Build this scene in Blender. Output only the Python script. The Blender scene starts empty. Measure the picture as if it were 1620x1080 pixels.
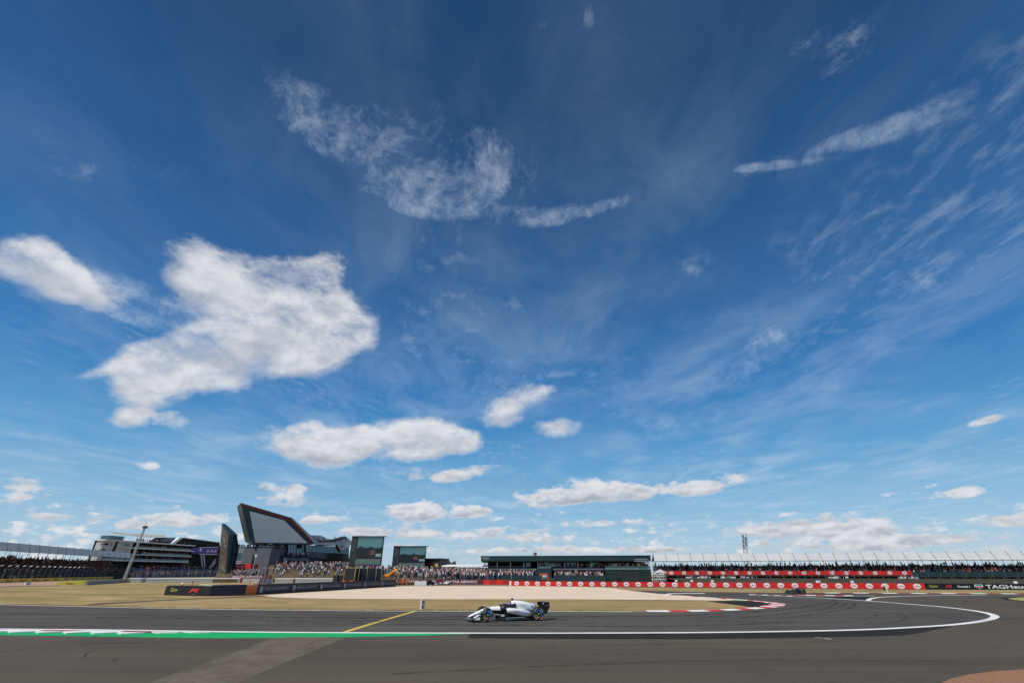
import bpy, bmesh, math, random
from mathutils import Vector, Matrix, noise as mnoise

# ---------------------------------------------------------------- camera, sun, sky, exposure
sc = bpy.context.scene
CAM_H, TILT, FOCAL = 2.9, math.radians(26.885), 720.0
cam_d = bpy.data.cameras.new("camera")
cam_d.sensor_width = 36.0
cam_d.lens = 16.0
cam_d.clip_end = 20000.0
cam_d.clip_start = 0.1
cam = bpy.data.objects.new("camera", cam_d)
sc.collection.objects.link(cam)
cam.location = (0, 0, CAM_H)
cam.rotation_euler = (math.radians(90) + TILT, 0, 0)
sc.camera = cam

SUN_AZ, SUN_EL = -124.0, 52.0            # degrees: azimuth from straight ahead (+ to the right), elevation
sun_d = bpy.data.lights.new("sun", 'SUN')
sun_d.energy = 4.2
sun_d.angle = math.radians(0.53)
sun_d.color = (1.0, 0.955, 0.89)
sun = bpy.data.objects.new("sun", sun_d)
sc.collection.objects.link(sun)
_a, _e = math.radians(SUN_AZ), math.radians(SUN_EL)
SUN_DIR = Vector((math.sin(_a) * math.cos(_e), math.cos(_a) * math.cos(_e), math.sin(_e)))
sun.rotation_euler = (-SUN_DIR).to_track_quat('-Z', 'Y').to_euler()
sun.location = SUN_DIR * 200

sc.view_settings.view_transform = 'Standard'
sc.view_settings.look = 'None'
sc.view_settings.exposure = 0.0
sc.view_settings.gamma = 1.0
sc.view_settings.use_curve_mapping = False

# clouds of the day: azimuth x cos(elevation), elevation, half width, half height, tilt (degrees) [, strength]
CUMULUS = [
    (-34.0, 30.9, 3.4, 1.1, 10.0, 0.7), (-34.4, 28.8, 3.0, 1.8, 10.0, 0.8), (-29.9, 29.1, 5.6, 2.2, 20.0), (-25.4, 31.3, 4.3, 1.9, 30.0),
    (-22.6, 30.3, 2.0, 2.7, -20.0), (-28.7, 26.3, 6.9, 2.0, 20.0), (-23.5, 26.3, 5.1, 2.9, 10.0), (-19.2, 26.6, 2.3, 1.8, 30.0, 0.9),
    (-35.7, 20.7, 4.6, 1.8, 30.0), (-29.9, 22.1, 7.4, 2.2, 20.0), (-24.8, 22.9, 4.1, 2.0, 20.0), (-38.7, 18.4, 3.0, 1.9, 20.0),
    (-34.4, 18.0, 3.9, 1.5, 10.0), (-38.9, 15.5, 2.8, 1.5, 10.0), (-39.7, 13.2, 2.0, 0.9, 10.0), (-36.3, 13.6, 1.4, 0.9, 10.0),
    (-42.0, 17.2, 2.0, 0.7, 30.0, 0.6), (-43.4, 16.4, 1.2, 0.4, 30.0, 0.5), (-48.7, 24.5, 2.5, 1.3, 30.0), (-46.8, 24.1, 2.1, 1.7, 40.0),
    (-44.3, 24.1, 2.5, 1.5, 0.0, 0.8), (-42.0, 23.9, 3.2, 1.2, 0.0, 0.5), (-26.1, 13.5, 3.7, 1.9, 20.0), (-21.5, 13.3, 4.7, 2.2, 10.0),
    (-15.9, 13.4, 7.9, 2.7, 10.0), (-9.3, 14.9, 4.7, 2.5, 10.0), (-5.4, 14.3, 2.3, 1.4, 0.0), (-9.8, 10.3, 4.1, 0.9, 0.0),
    (-4.6, 10.9, 4.2, 0.8, 10.0), (6.2, 16.1, 2.8, 1.2, 0.0), (1.2, 20.0, 3.0, 1.3, 10.0), (-1.6, 17.8, 2.4, 1.5, 0.0), (3.0, 7.7, 5.3, 1.1, 0.0),
    (8.3, 8.7, 4.9, 1.6, 0.0), (12.6, 8.4, 4.4, 1.2, 0.0), (14.8, 8.2, 1.6, 0.7, 0.0), (19.7, 8.5, 3.4, 0.9, 0.0), (23.3, 8.7, 3.7, 1.1, 10.0),
    (-11.7, 6.1, 3.3, 1.0, 0.0), (-8.2, 6.5, 5.7, 1.2, 0.0), (-4.5, 6.4, 2.1, 0.7, 0.0), (42.7, 6.1, 1.4, 0.5, 0.0), (44.2, 6.3, 1.7, 0.6, 0.0),
    (45.6, 11.7, 1.1, 0.4, 10.0), (46.8, 11.9, 0.9, 0.4, 0.0), (44.5, 3.7, 2.2, 0.5, 0.0), (46.2, 3.9, 1.4, 0.6, 0.0), (-46.1, 6.9, 1.9, 0.7, 0.0),
    (-45.1, 6.0, 2.0, 0.5, 0.0), (-46.2, 5.3, 1.3, 0.6, 0.0), (-43.1, 4.3, 2.2, 0.5, 0.0), (-37.8, 9.1, 1.1, 0.5, 10.0), (-35.6, 4.3, 3.5, 0.7, 0.0),
    (-38.2, 3.8, 1.3, 0.5, 0.0), (-34.0, 4.8, 2.6, 0.7, 0.0), (-27.4, 8.4, 1.9, 0.6, 0.0), (-25.3, 7.0, 3.0, 0.9, 0.0), (-24.2, 8.2, 1.3, 0.5, 0.0),
    (-22.5, 4.9, 1.6, 0.6, 0.0), (-19.9, 5.3, 3.0, 0.5, 0.0), (31.6, 5.0, 5.3, 0.7, 0.0), (25.4, 4.0, 6.3, 0.7, 0.0), (31.1, 3.7, 4.9, 0.6, 0.0),
    (35.7, 3.6, 4.0, 0.9, 0.0), (28.7, 2.7, 7.0, 0.5, 0.0), (37.8, 2.5, 4.2, 0.6, 0.0), (41.3, 2.6, 3.8, 0.5, 0.0), (33.8, 2.0, 5.1, 0.4, 0.0),
    (43.5, 1.7, 3.5, 0.4, 0.0), (-1.5, 4.1, 4.7, 0.9, 0.0), (4.4, 3.4, 4.1, 0.7, 0.0), (8.1, 5.0, 3.3, 0.6, 0.0), (13.8, 5.1, 3.7, 0.5, 0.0),
    (-8.0, 3.6, 4.2, 0.7, 0.0), (-13.7, 4.3, 4.9, 0.9, 0.0), (2.9, 2.3, 6.6, 0.5, 0.0), (10.7, 2.2, 6.4, 0.5, 0.0), (17.5, 2.3, 4.5, 0.5, 0.0),
    (-5.8, 2.1, 4.9, 0.5, 0.0), (-12.1, 2.5, 3.2, 0.5, 0.0), (-17.8, 3.9, 3.0, 0.6, 0.0),
]

CIRRUS = [
    (-41.7, 23.7, 5.7, 1.2, 0.0, 1.4), (-37.7, 23.7, 3.1, 0.5, 0.0, 1.1), (-15.3, 47.2, 7.1, 2.5, -10.0, 0.8), (-19.3, 47.5, 4.4, 1.5, -10.0, 0.6),
    (-4.8, 49.3, 6.5, 2.9, 0.0, 0.6), (-9.0, 44.6, 4.7, 1.4, 10.0, 0.8), (-0.7, 48.1, 3.1, 1.9, -10.0, 0.5), (-0.8, 42.2, 11.4, 0.7, 0.0, 0.9),
    (8.4, 42.2, 5.5, 0.4, 10.0, 0.5), (-23.4, 46.0, 3.0, 1.1, 0.0, 0.4), (35.4, 39.8, 10.1, 0.5, -10.0, 0.8), (27.8, 41.4, 4.9, 0.2, -20.0, 0.7),
    (40.0, 38.6, 4.9, 0.5, -20.0, 0.5), (31.2, 23.5, 5.3, 1.3, 30.0, 0.7), (27.4, 21.6, 3.4, 1.0, 30.0, 0.5), (46.4, 23.7, 3.9, 1.3, -30.0, 0.5),
    (44.7, 23.4, 3.0, 1.0, -20.0, 0.4), (21.6, 33.4, 1.6, 0.9, 0.0, 0.9), (30.0, 49.8, 1.3, 0.6, -40.0, 0.9), (34.1, 46.9, 1.8, 0.8, -30.0, 0.8),
    (8.1, 61.4, 0.9, 0.7, -50.0, 0.8), (25.9, 47.6, 0.7, 1.3, 30.0, 0.5), (35.1, 48.6, 3.6, 0.6, -30.0, 0.4), (3.2, 62.0, 0.6, 0.8, 10.0, 0.5),
    (-46.9, 32.1, 4.3, 0.5, 30.0, 0.4), (-40.7, 33.1, 4.7, 3.4, 30.0, 0.3), (-25.6, 38.3, 6.1, 1.7, 0.0, 0.3), (-32.1, 43.4, 2.8, 1.5, -10.0, 0.2),
    (36.4, 28.3, 5.6, 1.5, -20.0, 0.3), (43.5, 32.2, 6.3, 2.7, -40.0, 0.3),
]


_r = random.Random(5)                    # the same kind of sky carries on all the way round
for _i in range(14):
    _el = _r.uniform(1.5, 22)
    _s = 0.6 + _el * 0.13
    CUMULUS.append((_r.choice((-1, 1)) * _r.uniform(64, 170) * math.cos(math.radians(_el)), _el, _s * _r.uniform(2, 4.5), _s * _r.uniform(.6, 1.2), 0.0))
for _i in range(6):
    _el = _r.uniform(22, 60)
    CIRRUS.append((_r.choice((-1, 1)) * _r.uniform(70, 170) * math.cos(math.radians(_el)), _el, _r.uniform(4, 9), _r.uniform(1, 3), _r.choice((-20.0, 0.0, 20.0)), _r.uniform(.3, .8)))

SKY_STRENGTH = 0.1
world = bpy.data.worlds.new("World")
sc.world = world
world.use_nodes = True
wt = world.node_tree
wt.nodes.clear()

class NG:
    """tiny helper for chains of math nodes"""
    def __init__(self, tree): self.t = tree
    def n(self, kind, **kw):
        nd = self.t.nodes.new(kind)
        for k, v in kw.items(): setattr(nd, k, v)
        return nd
    def put(self, sock, v):
        if isinstance(v, bpy.types.NodeSocket): self.t.links.new(v, sock)
        elif v is not None: sock.default_value = v
    def m(self, op, a, b=None, c=None, clamp=False):
        nd = self.n('ShaderNodeMath', operation=op, use_clamp=clamp)
        for i, v in enumerate((a, b, c)): self.put(nd.inputs[i], v)
        return nd.outputs[0]
    def v(self, op, a, b=None, c=None, scale=None):
        nd = self.n('ShaderNodeVectorMath', operation=op)
        for i, x in enumerate((a, b, c)): self.put(nd.inputs[i], x)
        if scale is not None: self.put(nd.inputs['Scale'], scale)
        return nd.outputs['Value'] if op in ('DOT_PRODUCT', 'LENGTH') else nd.outputs[0]
    def noise(self, vec, scale, detail=6, rough=.55, dist=0.0, col=False, lac=2.0):
        nd = self.n('ShaderNodeTexNoise')
        self.put(nd.inputs['Vector'], vec)
        nd.inputs['Scale'].default_value = scale
        nd.inputs['Detail'].default_value = detail
        nd.inputs['Roughness'].default_value = rough
        nd.inputs['Distortion'].default_value = dist
        nd.inputs['Lacunarity'].default_value = lac
        return nd.outputs['Color' if col else 'Fac']
    def smooth(self, x, lo, hi, a=0.0, b=1.0):
        nd = self.n('ShaderNodeMapRange', interpolation_type='SMOOTHSTEP')
        self.put(nd.inputs['Value'], x)
        for k, v in (('From Min', lo), ('From Max', hi), ('To Min', a), ('To Max', b)): self.put(nd.inputs[k], v)
        return nd.outputs['Result']
    def lin(self, x, lo, hi, a=0.0, b=1.0):
        nd = self.n('ShaderNodeMapRange')
        self.put(nd.inputs['Value'], x)
        for k, v in (('From Min', lo), ('From Max', hi), ('To Min', a), ('To Max', b)): self.put(nd.inputs[k], v)
        return nd.outputs['Result']
    def mix(self, f, a, b, blend='MIX'):
        nd = self.n('ShaderNodeMix', data_type='RGBA', blend_type=blend)
        self.put(nd.inputs['Factor'], f); self.put(nd.inputs[6], a); self.put(nd.inputs[7], b)
        return nd.outputs[2]

def build_sky():
    g = NG(wt)
    D = g.n('ShaderNodeTexCoord').outputs['Generated']
    sep = g.n('ShaderNodeSeparateXYZ'); g.put(sep.inputs[0], D)
    z = sep.outputs['Z']
    sky = g.n('ShaderNodeTexSky', sky_type='NISHITA')
    sky.sun_disc = False
    sky.sun_elevation = math.radians(SUN_EL)
    sky.sun_rotation = math.radians(SUN_AZ)
    sky.altitude = 150.0
    sky.air_density = 1.0
    sky.dust_density = 0.25
    sky.ozone_density = 2.0
    gam = g.n('ShaderNodeGamma'); g.put(gam.inputs[0], g.v('SCALE', sky.outputs[0], scale=SKY_STRENGTH)); gam.inputs[1].default_value = 1.22
    hs = g.n('ShaderNodeHueSaturation'); hs.inputs['Hue'].default_value = 0.5; hs.inputs['Saturation'].default_value = 1.28; hs.inputs['Value'].default_value = 0.93
    g.put(hs.inputs['Color'], gam.outputs[0])
    # the deep blue of a very clear, dry day: darker overhead, paler low down
    cr = g.n('ShaderNodeValToRGB'); g.put(cr.inputs[0], z)
    stops = [(0.0, (.40, .565, .72)), (.03, (.39, .56, .715)), (.10, (.25, .49, .715)), (.20, (.118, .365, .655)), (.326, (.046, .220, .525)), (.50, (.040, .148, .362)), (.683, (.023, .092, .245)), (.80, (.018, .064, .175)), (.92, (.018, .060, .163))]
    while len(cr.color_ramp.elements) < len(stops): cr.color_ramp.elements.new(.5)
    for e_, (p_, c_) in zip(cr.color_ramp.elements, stops): e_.position = p_; e_.color = (*c_, 1)
    base = g.mix(.82, hs.outputs[0], cr.outputs[0])
    zc = g.m('MAXIMUM', z, 0.02)
    plane = g.v('DIVIDE', D, None)
    cmb = g.n('ShaderNodeCombineXYZ')
    for i in range(3): g.put(cmb.inputs[i], zc)
    wt.links.new(cmb.outputs[0], plane.node.inputs[1])

    az = g.m('MULTIPLY', g.m('ARCTAN2', sep.outputs['X'], sep.outputs['Y']), 180 / math.pi)
    el = g.m('MULTIPLY', g.m('ARCSINE', z), 180 / math.pi)
    cel = g.m('SQRT', g.m('SUBTRACT', 1.0, g.m('MULTIPLY', z, z)))
    azc = g.m('MULTIPLY', az, cel)
    frames = {}
    for t in sorted({r[4] for r in CUMULUS + CIRRUS}):
        c, s = math.cos(math.radians(t)), math.sin(math.radians(t))
        q = g.n('ShaderNodeCombineXYZ')
        g.put(q.inputs[0], g.m('MULTIPLY_ADD', azc, c, g.m('MULTIPLY', el, s)))
        g.put(q.inputs[1], g.m('MULTIPLY_ADD', azc, -s, g.m('MULTIPLY', el, c)))
        frames[t] = g.v('ADD', q.outputs[0], (0, 0, 0))

    def field(rows, wide=1.0):
        """sum of soft ellipses, and how far above the middle of its cloud each spot of sky lies"""
        sw = se = None
        for r in rows:
            x, y, hw, hh, t = r[:5]
            k = r[5] if len(r) > 5 else 1.0
            c, s = math.cos(math.radians(t)), math.sin(math.radians(t))
            m_ = 1.32 + .40 * min(1, max(0, (y - 12) / 10)); hw, hh = hw * m_ * (1 + .4 * (wide - 1)), hh * m_ * wide
            q = g.v('MULTIPLY_ADD', frames[t], (1 / hw, 1 / hh, 0), (-(x * c + y * s) / hw, -(y * c - x * s) / hh, 0))
            w = g.m('MAXIMUM', g.m('MULTIPLY_ADD', g.v('DOT_PRODUCT', q, q), -k, k), 0.0)
            sw = w if sw is None else g.m('ADD', sw, w)
            se = g.m('MULTIPLY', w, y) if se is None else g.m('MULTIPLY_ADD', w, y, se)
        mid = g.m('DIVIDE', se, g.m('MAXIMUM', sw, 0.001))
        return sw, g.m('DIVIDE', g.m('SUBTRACT', el, mid), g.m('MULTIPLY_ADD', el, .10, .6))

    # --- high thin cloud, streaks that run away from the camera
    st = g.n('ShaderNodeMapping'); g.put(st.inputs['Vector'], plane); st.inputs['Scale'].default_value = (1.0, 0.55, 1.0)
    st.inputs['Rotation'].default_value = (0, 0, math.radians(8))
    warp = g.v('MULTIPLY_ADD', g.noise(plane, 1.3, 2, .5, col=True), (.30, .22, 0), st.outputs[0])
    s1 = g.noise(warp, 1.9, 8, .62, .3)
    s2 = g.noise(plane, 0.62, 2, .5)
    veil = g.m('MULTIPLY', g.smooth(s1, .36, .80), g.smooth(s2, .30, .66, .12, 1.0))
    low = g.smooth(z, .08, .65, 1.5, .45)
    veil = g.m('MULTIPLY', g.m('MULTIPLY', veil, low), .34)
    # fine ripples in thin patches
    rip = g.m('MULTIPLY', g.smooth(g.noise(warp, 13.0, 5, .62), .42, .74), g.smooth(g.noise(g.v('ADD', plane, (3.1, 1.7, 0)), .8, 3, .55), .46, .66))
    veil = g.m('MAXIMUM', veil, g.m('MULTIPLY', rip, g.smooth(z, .82, .62, 0.0, .22)))
    # --- wisps and streaks of cirrus
    cw, _unused = field(CIRRUS, 1.5)
    cn = g.noise(warp, 5.0, 7, .66, .4)
    cn2 = g.noise(g.v('MULTIPLY_ADD', g.noise(D, 7.0, 2, .5, col=True), (.10, .10, .10), D), 30.0, 7, .70)
    cnn = g.m('ADD', g.m('MULTIPLY', cn, .55), g.m('MULTIPLY', cn2, .45))
    cd = g.m('ADD', g.m('MULTIPLY', g.m('MINIMUM', cw, 1.3), .55), g.m('MULTIPLY', g.m('SUBTRACT', cnn, .52), 4.2))
    ca = g.m('MULTIPLY', g.smooth(cd, -.05, 1.8), g.smooth(cw, 0.05, 1.0))
    # --- cumulus
    wv = g.v('MULTIPLY_ADD', g.noise(D, 8.0, 2, .5, col=True), (.06, .06, .06), g.v('MULTIPLY', D, (1, 1, 1.55)))
    n1 = g.noise(wv, 9.0, 10, .655)
    kw, ky = field(CUMULUS)
    off = (SUN_DIR * 0.5 + Vector((0, 0, .8))).normalized()
    l1 = g.noise(wv, 12.0, 3, .5)
    l2 = g.noise(g.v('ADD', wv, tuple(off * .030)), 12.0, 3, .5)
    # finer lumps low in the sky, where the clouds are far away
    wf = g.v('MULTIPLY', D, (1, 1, 2.1))
    n3 = g.noise(wf, 36.0, 7, .58)
    m3 = g.noise(wf, 30.0, 2, .5)
    n4 = g.noise(g.v('ADD', wf, tuple(off * .014)), 30.0, 2, .5)
    far = g.smooth(z, .34, .06, .12, .66)
    nn = g.m('ADD', g.m('MULTIPLY', n1, g.m('SUBTRACT', 1.0, far)), g.m('MULTIPLY', n3, far))
    # a band of small fair-weather clouds near the horizon, all round
    hb = g.noise(g.v('MULTIPLY', D, (1, 1, 5.0)), 10.0, 4, .55)
    band = g.m('MULTIPLY', g.smooth(hb, .31, .58), g.m('MULTIPLY', g.smooth(z, .19, .06), g.smooth(z, -.01, .01)))
    kk = g.m('MAXIMUM', g.m('MINIMUM', kw, 1.25), g.m('MULTIPLY', band, .72))
    amp = g.smooth(ky, -1.2, .5, 3.6 * .62, 3.6)
    kd = g.m('SUBTRACT', g.m('MULTIPLY_ADD', g.m('SUBTRACT', nn, .5), amp, kk), .60)
    ka = g.m('MULTIPLY', g.smooth(kd, g.smooth(z, .1, .4, 0.0, -.30), g.smooth(z, .1, .4, .55, .55 * 1.7)), g.smooth(kk, .02, .3))
    thick = g.smooth(kd, .05, .8)
    relief = g.m('MULTIPLY', g.m('ADD', g.m('MULTIPLY', g.m('SUBTRACT', l1, l2), g.m('SUBTRACT', 1.0, far)), g.m('MULTIPLY', g.m('SUBTRACT', m3, n4), far)), 2.3)
    light = g.m('ADD', g.m('MULTIPLY_ADD', ky, g.smooth(z, .12, .4, .42, .16), .60), relief)
    light = g.smooth(light, -.15, 1.05)
    white = (.76, .77, .80, 1); grey = g.mix(g.smooth(z, .05, .35), (.36, .40, .475, 1), (.42, .46, .53, 1))
    ccol = g.mix(g.m('MAXIMUM', light, g.m('MULTIPLY', g.m('SUBTRACT', 1.0, thick), .8)), grey, white)
    # --- together
    cirrus_a = g.m('MAXIMUM', g.m('MULTIPLY', ca, .66), veil)
    # thin white air towards the horizon
    hz = g.m('MULTIPLY', g.smooth(z, .30, -.06), .15)
    c1 = g.mix(hz, base, (.42, .62, .83, 1))
    c1 = g.mix(cirrus_a, c1, (.60, .70, .83, 1))
    c2 = g.mix(g.m('MULTIPLY', ka, .97), c1, ccol)
    bg = g.n('ShaderNodeBackground')
    g.put(bg.inputs['Color'], g.v('SCALE', c2, scale=1.0 / SKY_STRENGTH))
    bg.inputs['Strength'].default_value = SKY_STRENGTH
    out = g.n('ShaderNodeOutputWorld')
    wt.links.new(bg.outputs[0], out.inputs['Surface'])
build_sky()
world.cycles.sampling_method = 'MANUAL'
world.cycles.sample_map_resolution = 512
sc.cycles.max_bounces = 5
sc.cycles.diffuse_bounces = 3
sc.cycles.glossy_bounces = 3
sc.cycles.transparent_max_bounces = 8
sc.cycles.use_denoising = True
sc.cycles.use_adaptive_sampling = True
sc.cycles.adaptive_threshold = 0.02
sc.cycles.adaptive_min_samples = 10

# ---------------------------------------------------------------- helpers
COL = sc.collection
R_ = random.Random(11)
_fw = Vector((0, math.cos(TILT), math.sin(TILT)))
_up = Vector((0, -math.sin(TILT), math.cos(TILT)))

def sight(px, py):
    """direction towards a point of the 1620 x 1080 photograph (used to measure where things stand)"""
    return _fw + Vector((1, 0, 0)) * ((px - 810) / FOCAL) + _up * ((540 - py) / FOCAL)
def ground(px, py, z=0.0):
    d = sight(px, py)
    t = (z - CAM_H) / d.z
    return Vector((d.x * t, d.y * t, z))
def at(px, py, Y):
    d = sight(px, py)
    t = Y / d.y
    return Vector((d.x * t, Y, CAM_H + d.z * t))
def col_at(px, Y):
    """ground point at depth Y below the horizon point of picture column px"""
    p = at(px, 905, Y)
    return Vector((p.x, Y, 0))

class Frame:
    """a wall line on the ground: s runs along it, t away from the viewer, z up"""
    def __init__(self, A, B):
        self.A = Vector((A.x, A.y, 0)); d = Vector((B.x - A.x, B.y - A.y, 0))
        self.L = d.length; self.u = d.normalized()
        n = Vector((-self.u.y, self.u.x, 0))
        self.n = n if n.dot(self.A + d * .5) > 0 else -n
    def P(self, s, z, t=0.0): return self.A + self.u * s + self.n * t + Vector((0, 0, z))
    def px(self, px, py, t=0.0):
        d = sight(px, py)
        o = self.A + self.n * t - Vector((0, 0, CAM_H))
        k = o.dot(self.n) / Vector((d.x, d.y, 0)).dot(self.n)
        p = d * k + Vector((0, 0, CAM_H))
        return (p - self.A).dot(self.u), p.z
    def pt(self, px, py, t=0.0):
        s, z = self.px(px, py, t)
        return self.P(s, z, t)
    def mat(self, s, z, t=0.0, sc_=1.0):
        """matrix that stands flat print (x right, y up) on the wall"""
        M = Matrix((self.u, Vector((0, 0, 1)), -self.n)).transposed().to_4x4()
        return Matrix.Translation(self.P(s, z, t)) @ M @ Matrix.Scale(sc_, 4)

MATS = {}
def mat(name, color, rough=.6, var=.12, scale=3.0, metal=0.0, spec=.4, bump=0.0, emit=0.0, coat=0.0, alpha=1.0, stretch=None, trans=0.0):
    if name in MATS: return MATS[name]
    m = bpy.data.materials.new(name); m.use_nodes = True
    t = m.node_tree; g = NG(t)
    b = t.nodes['Principled BSDF']
    col = (*color, 1)
    if var > 0:
        tc = g.n('ShaderNodeTexCoord').outputs['Object']
        if stretch: tc = g.v('MULTIPLY', tc, stretch)
        n = g.noise(tc, scale, 5, .6)
        f = g.lin(n, .25, .75, 1 - var, 1 + var)
        c = g.v('SCALE', col[:3], scale=f)
        t.links.new(c, b.inputs['Base Color'])
        g.put(b.inputs['Roughness'], g.lin(n, .3, .7, max(.02, rough - .08), min(1, rough + .08)))
        if bump:
            bp = g.n('ShaderNodeBump'); bp.inputs['Strength'].default_value = bump; bp.inputs['Distance'].default_value = .02
            g.put(bp.inputs['Height'], n); t.links.new(bp.outputs[0], b.inputs['Normal'])
    else:
        b.inputs['Base Color'].default_value = col
        b.inputs['Roughness'].default_value = rough
    b.inputs['Metallic'].default_value = metal
    b.inputs['Specular IOR Level'].default_value = spec
    b.inputs['Coat Weight'].default_value = coat
    b.inputs['Coat Roughness'].default_value = .08
    b.inputs['Alpha'].default_value = alpha
    b.inputs['Transmission Weight'].default_value = trans
    if emit:
        b.inputs['Emission Color'].default_value = col
        b.inputs['Emission Strength'].default_value = emit
    MATS[name] = m
    return m

class MB:
    """collects pieces of ONE mesh"""
    def __init__(self): self.v = []; self.f = []; self.mi = []; self.sm = []; self.k = 0; self.s = False
    def face(self, pts, mi=None):
        b = len(self.v); self.v += [tuple(p) for p in pts]
        self.f.append(tuple(range(b, b + len(pts)))); self.mi.append(self.k if mi is None else mi); self.sm.append(self.s)
    def idx(self, verts, faces):
        b = len(self.v); self.v += [tuple(p) for p in verts]
        for f in faces:
            self.f.append(tuple(b + i for i in f)); self.mi.append(self.k); self.sm.append(self.s)
    def hexa(self, p):     # p: 8 points, bottom ring 0-3 then top ring 4-7
        self.idx(p, [(0, 3, 2, 1), (4, 5, 6, 7), (0, 1, 5, 4), (1, 2, 6, 5), (2, 3, 7, 6), (3, 0, 4, 7)])
    def box(self, x0, x1, y0, y1, z0, z1):
        self.hexa([(x0, y0, z0), (x1, y0, z0), (x1, y1, z0), (x0, y1, z0), (x0, y0, z1), (x1, y0, z1), (x1, y1, z1), (x0, y1, z1)])
    def fbox(self, F, s0, s1, t0, t1, z0, z1):
        self.hexa([F.P(s0, z0, t0), F.P(s1, z0, t0), F.P(s1, z0, t1), F.P(s0, z0, t1), F.P(s0, z1, t0), F.P(s1, z1, t0), F.P(s1, z1, t1), F.P(s0, z1, t1)])
    def prism(self, pts, off):
        n = len(pts); off = Vector(off); a = [Vector(p) for p in pts]; b = [p + off for p in a]
        self.idx(a + b, [tuple(range(n)), tuple(range(2 * n - 1, n - 1, -1))] + [(i, i + n, (i + 1) % n + n, (i + 1) % n) for i in range(n)])
    def bar(self, a, b, r, n=4, r2=None):
        a, b = Vector(a), Vector(b); d = (b - a).normalized()
        q = d.cross(Vector((0, 0, 1)) if abs(d.z) < .9 else Vector((1, 0, 0))).normalized(); w = d.cross(q)
        r2 = r if r2 is None else r2
        ring = lambda c, rr: [c + (q * math.cos(2 * math.pi * (i + .5) / n) + w * math.sin(2 * math.pi * (i + .5) / n)) * rr for i in range(n)]
        self.idx(ring(a, r) + ring(b, r2), [tuple(range(n))[::-1], tuple(range(n, 2 * n))] + [(i, (i + 1) % n, (i + 1) % n + n, i + n) for i in range(n)])
    def tube(self, pts, r, n=6):
        pts = [Vector(p) for p in pts]; rings = []
        for i, p in enumerate(pts):
            d = (pts[min(i + 1, len(pts) - 1)] - pts[max(i - 1, 0)]).normalized()
            q = d.cross(Vector((0, 0, 1)) if abs(d.z) < .95 else Vector((1, 0, 0))).normalized(); w = d.cross(q)
            rr = r[i] if isinstance(r, (list, tuple)) else r
            rings.append([p + (q * math.cos(2 * math.pi * k / n) + w * math.sin(2 * math.pi * k / n)) * rr for k in range(n)])
        self.loft(rings)
    def loft(self, rings, cap=True):
        n = len(rings[0]); vs = [p for r in rings for p in r]; fs = []
        for j in range(len(rings) - 1):
            for i in range(n):
                fs.append((j * n + i, j * n + (i + 1) % n, (j + 1) * n + (i + 1) % n, (j + 1) * n + i))
        if cap: fs += [tuple(range(n))[::-1], tuple(range((len(rings) - 1) * n, len(rings) * n))]
        self.idx(vs, fs)
    def lathe(self, prof, axis='y', n=28, c=(0, 0, 0)):
        rings = []
        for r, h in prof:
            ring = []
            for i in range(n):
                a = 2 * math.pi * i / n
                x, y = r * math.cos(a), r * math.sin(a)
                ring.append(Vector(c) + (Vector((x, h, y)) if axis == 'y' else Vector((x, y, h)) if axis == 'z' else Vector((h, x, y))))
            rings.append(ring)
        self.loft(rings)
    def ball(self, c, rx, ry, rz, n=8, m=5):
        c = Vector(c); rings = []
        for j in range(m + 1):
            th = math.pi * (j + .001) / (m + .002)
            rings.append([c + Vector((rx * math.sin(th) * math.cos(2 * math.pi * i / n), ry * math.sin(th) * math.sin(2 * math.pi * i / n), rz * math.cos(th))) for i in range(n)])
        self.loft(rings)
    def mesh(self, name):
        me = bpy.data.meshes.new(name)
        me.from_pydata(self.v, [], self.f)
        me.polygons.foreach_set('material_index', self.mi)
        me.polygons.foreach_set('use_smooth', self.sm)
        bm = bmesh.new(); bm.from_mesh(me); bmesh.ops.recalc_face_normals(bm, faces=bm.faces); bm.to_mesh(me); bm.free()
        me.update()
        return me
    def build(self, name, m, parent=None, world=None):
        me = self.mesh(name)
        for q in (m if isinstance(m, (list, tuple)) else [m]): me.materials.append(q)
        return link(name, me, parent, world)

def link(name, me, parent=None, world=None):
    """world: matrix for the object; otherwise the mesh is in world coordinates and is moved to sit on its own base"""
    o = bpy.data.objects.new(name, me); COL.objects.link(o)
    if parent is None:
        if world is not None: o.matrix_world = world
        elif me is not None and len(me.vertices):
            xs = [v.co.x for v in me.vertices]; ys = [v.co.y for v in me.vertices]; zs = [v.co.z for v in me.vertices]
            c = Vector(((min(xs) + max(xs)) / 2, (min(ys) + max(ys)) / 2, min(zs)))
            me.transform(Matrix.Translation(-c)); o.matrix_world = Matrix.Translation(c)
    else:
        o.parent = parent
        pw = WORLD.get(parent.name, parent.matrix_world.copy() if parent.parent is None else Matrix.Identity(4))
        loc_m = pw.inverted() @ (world if world is not None else Matrix.Identity(4))
        o.matrix_local = loc_m
        WORLD[o.name] = pw @ loc_m
        return o
    WORLD[o.name] = o.matrix_world.copy()
    return o
WORLD = {}
def tag(o, label, cat=None, group=None, kind=None):
    if label: o['label'] = label
    if cat: o['category'] = cat
    if group: o['group'] = group
    if kind: o['kind'] = kind
    return o
def thing(name, label, cat, loc, group=None):
    o = bpy.data.objects.new(name, None); COL.objects.link(o); o.empty_display_size = .3
    o.location = loc; o.matrix_world = Matrix.Translation(loc)
    WORLD[o.name] = Matrix.Translation(loc)
    return tag(o, label, cat, group)
def struct(name, mb, m, label=None, parent=None):
    o = mb.build(name, m, parent)
    if parent is None: o['kind'] = 'structure'
    if label: o['label'] = label
    return o

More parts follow.
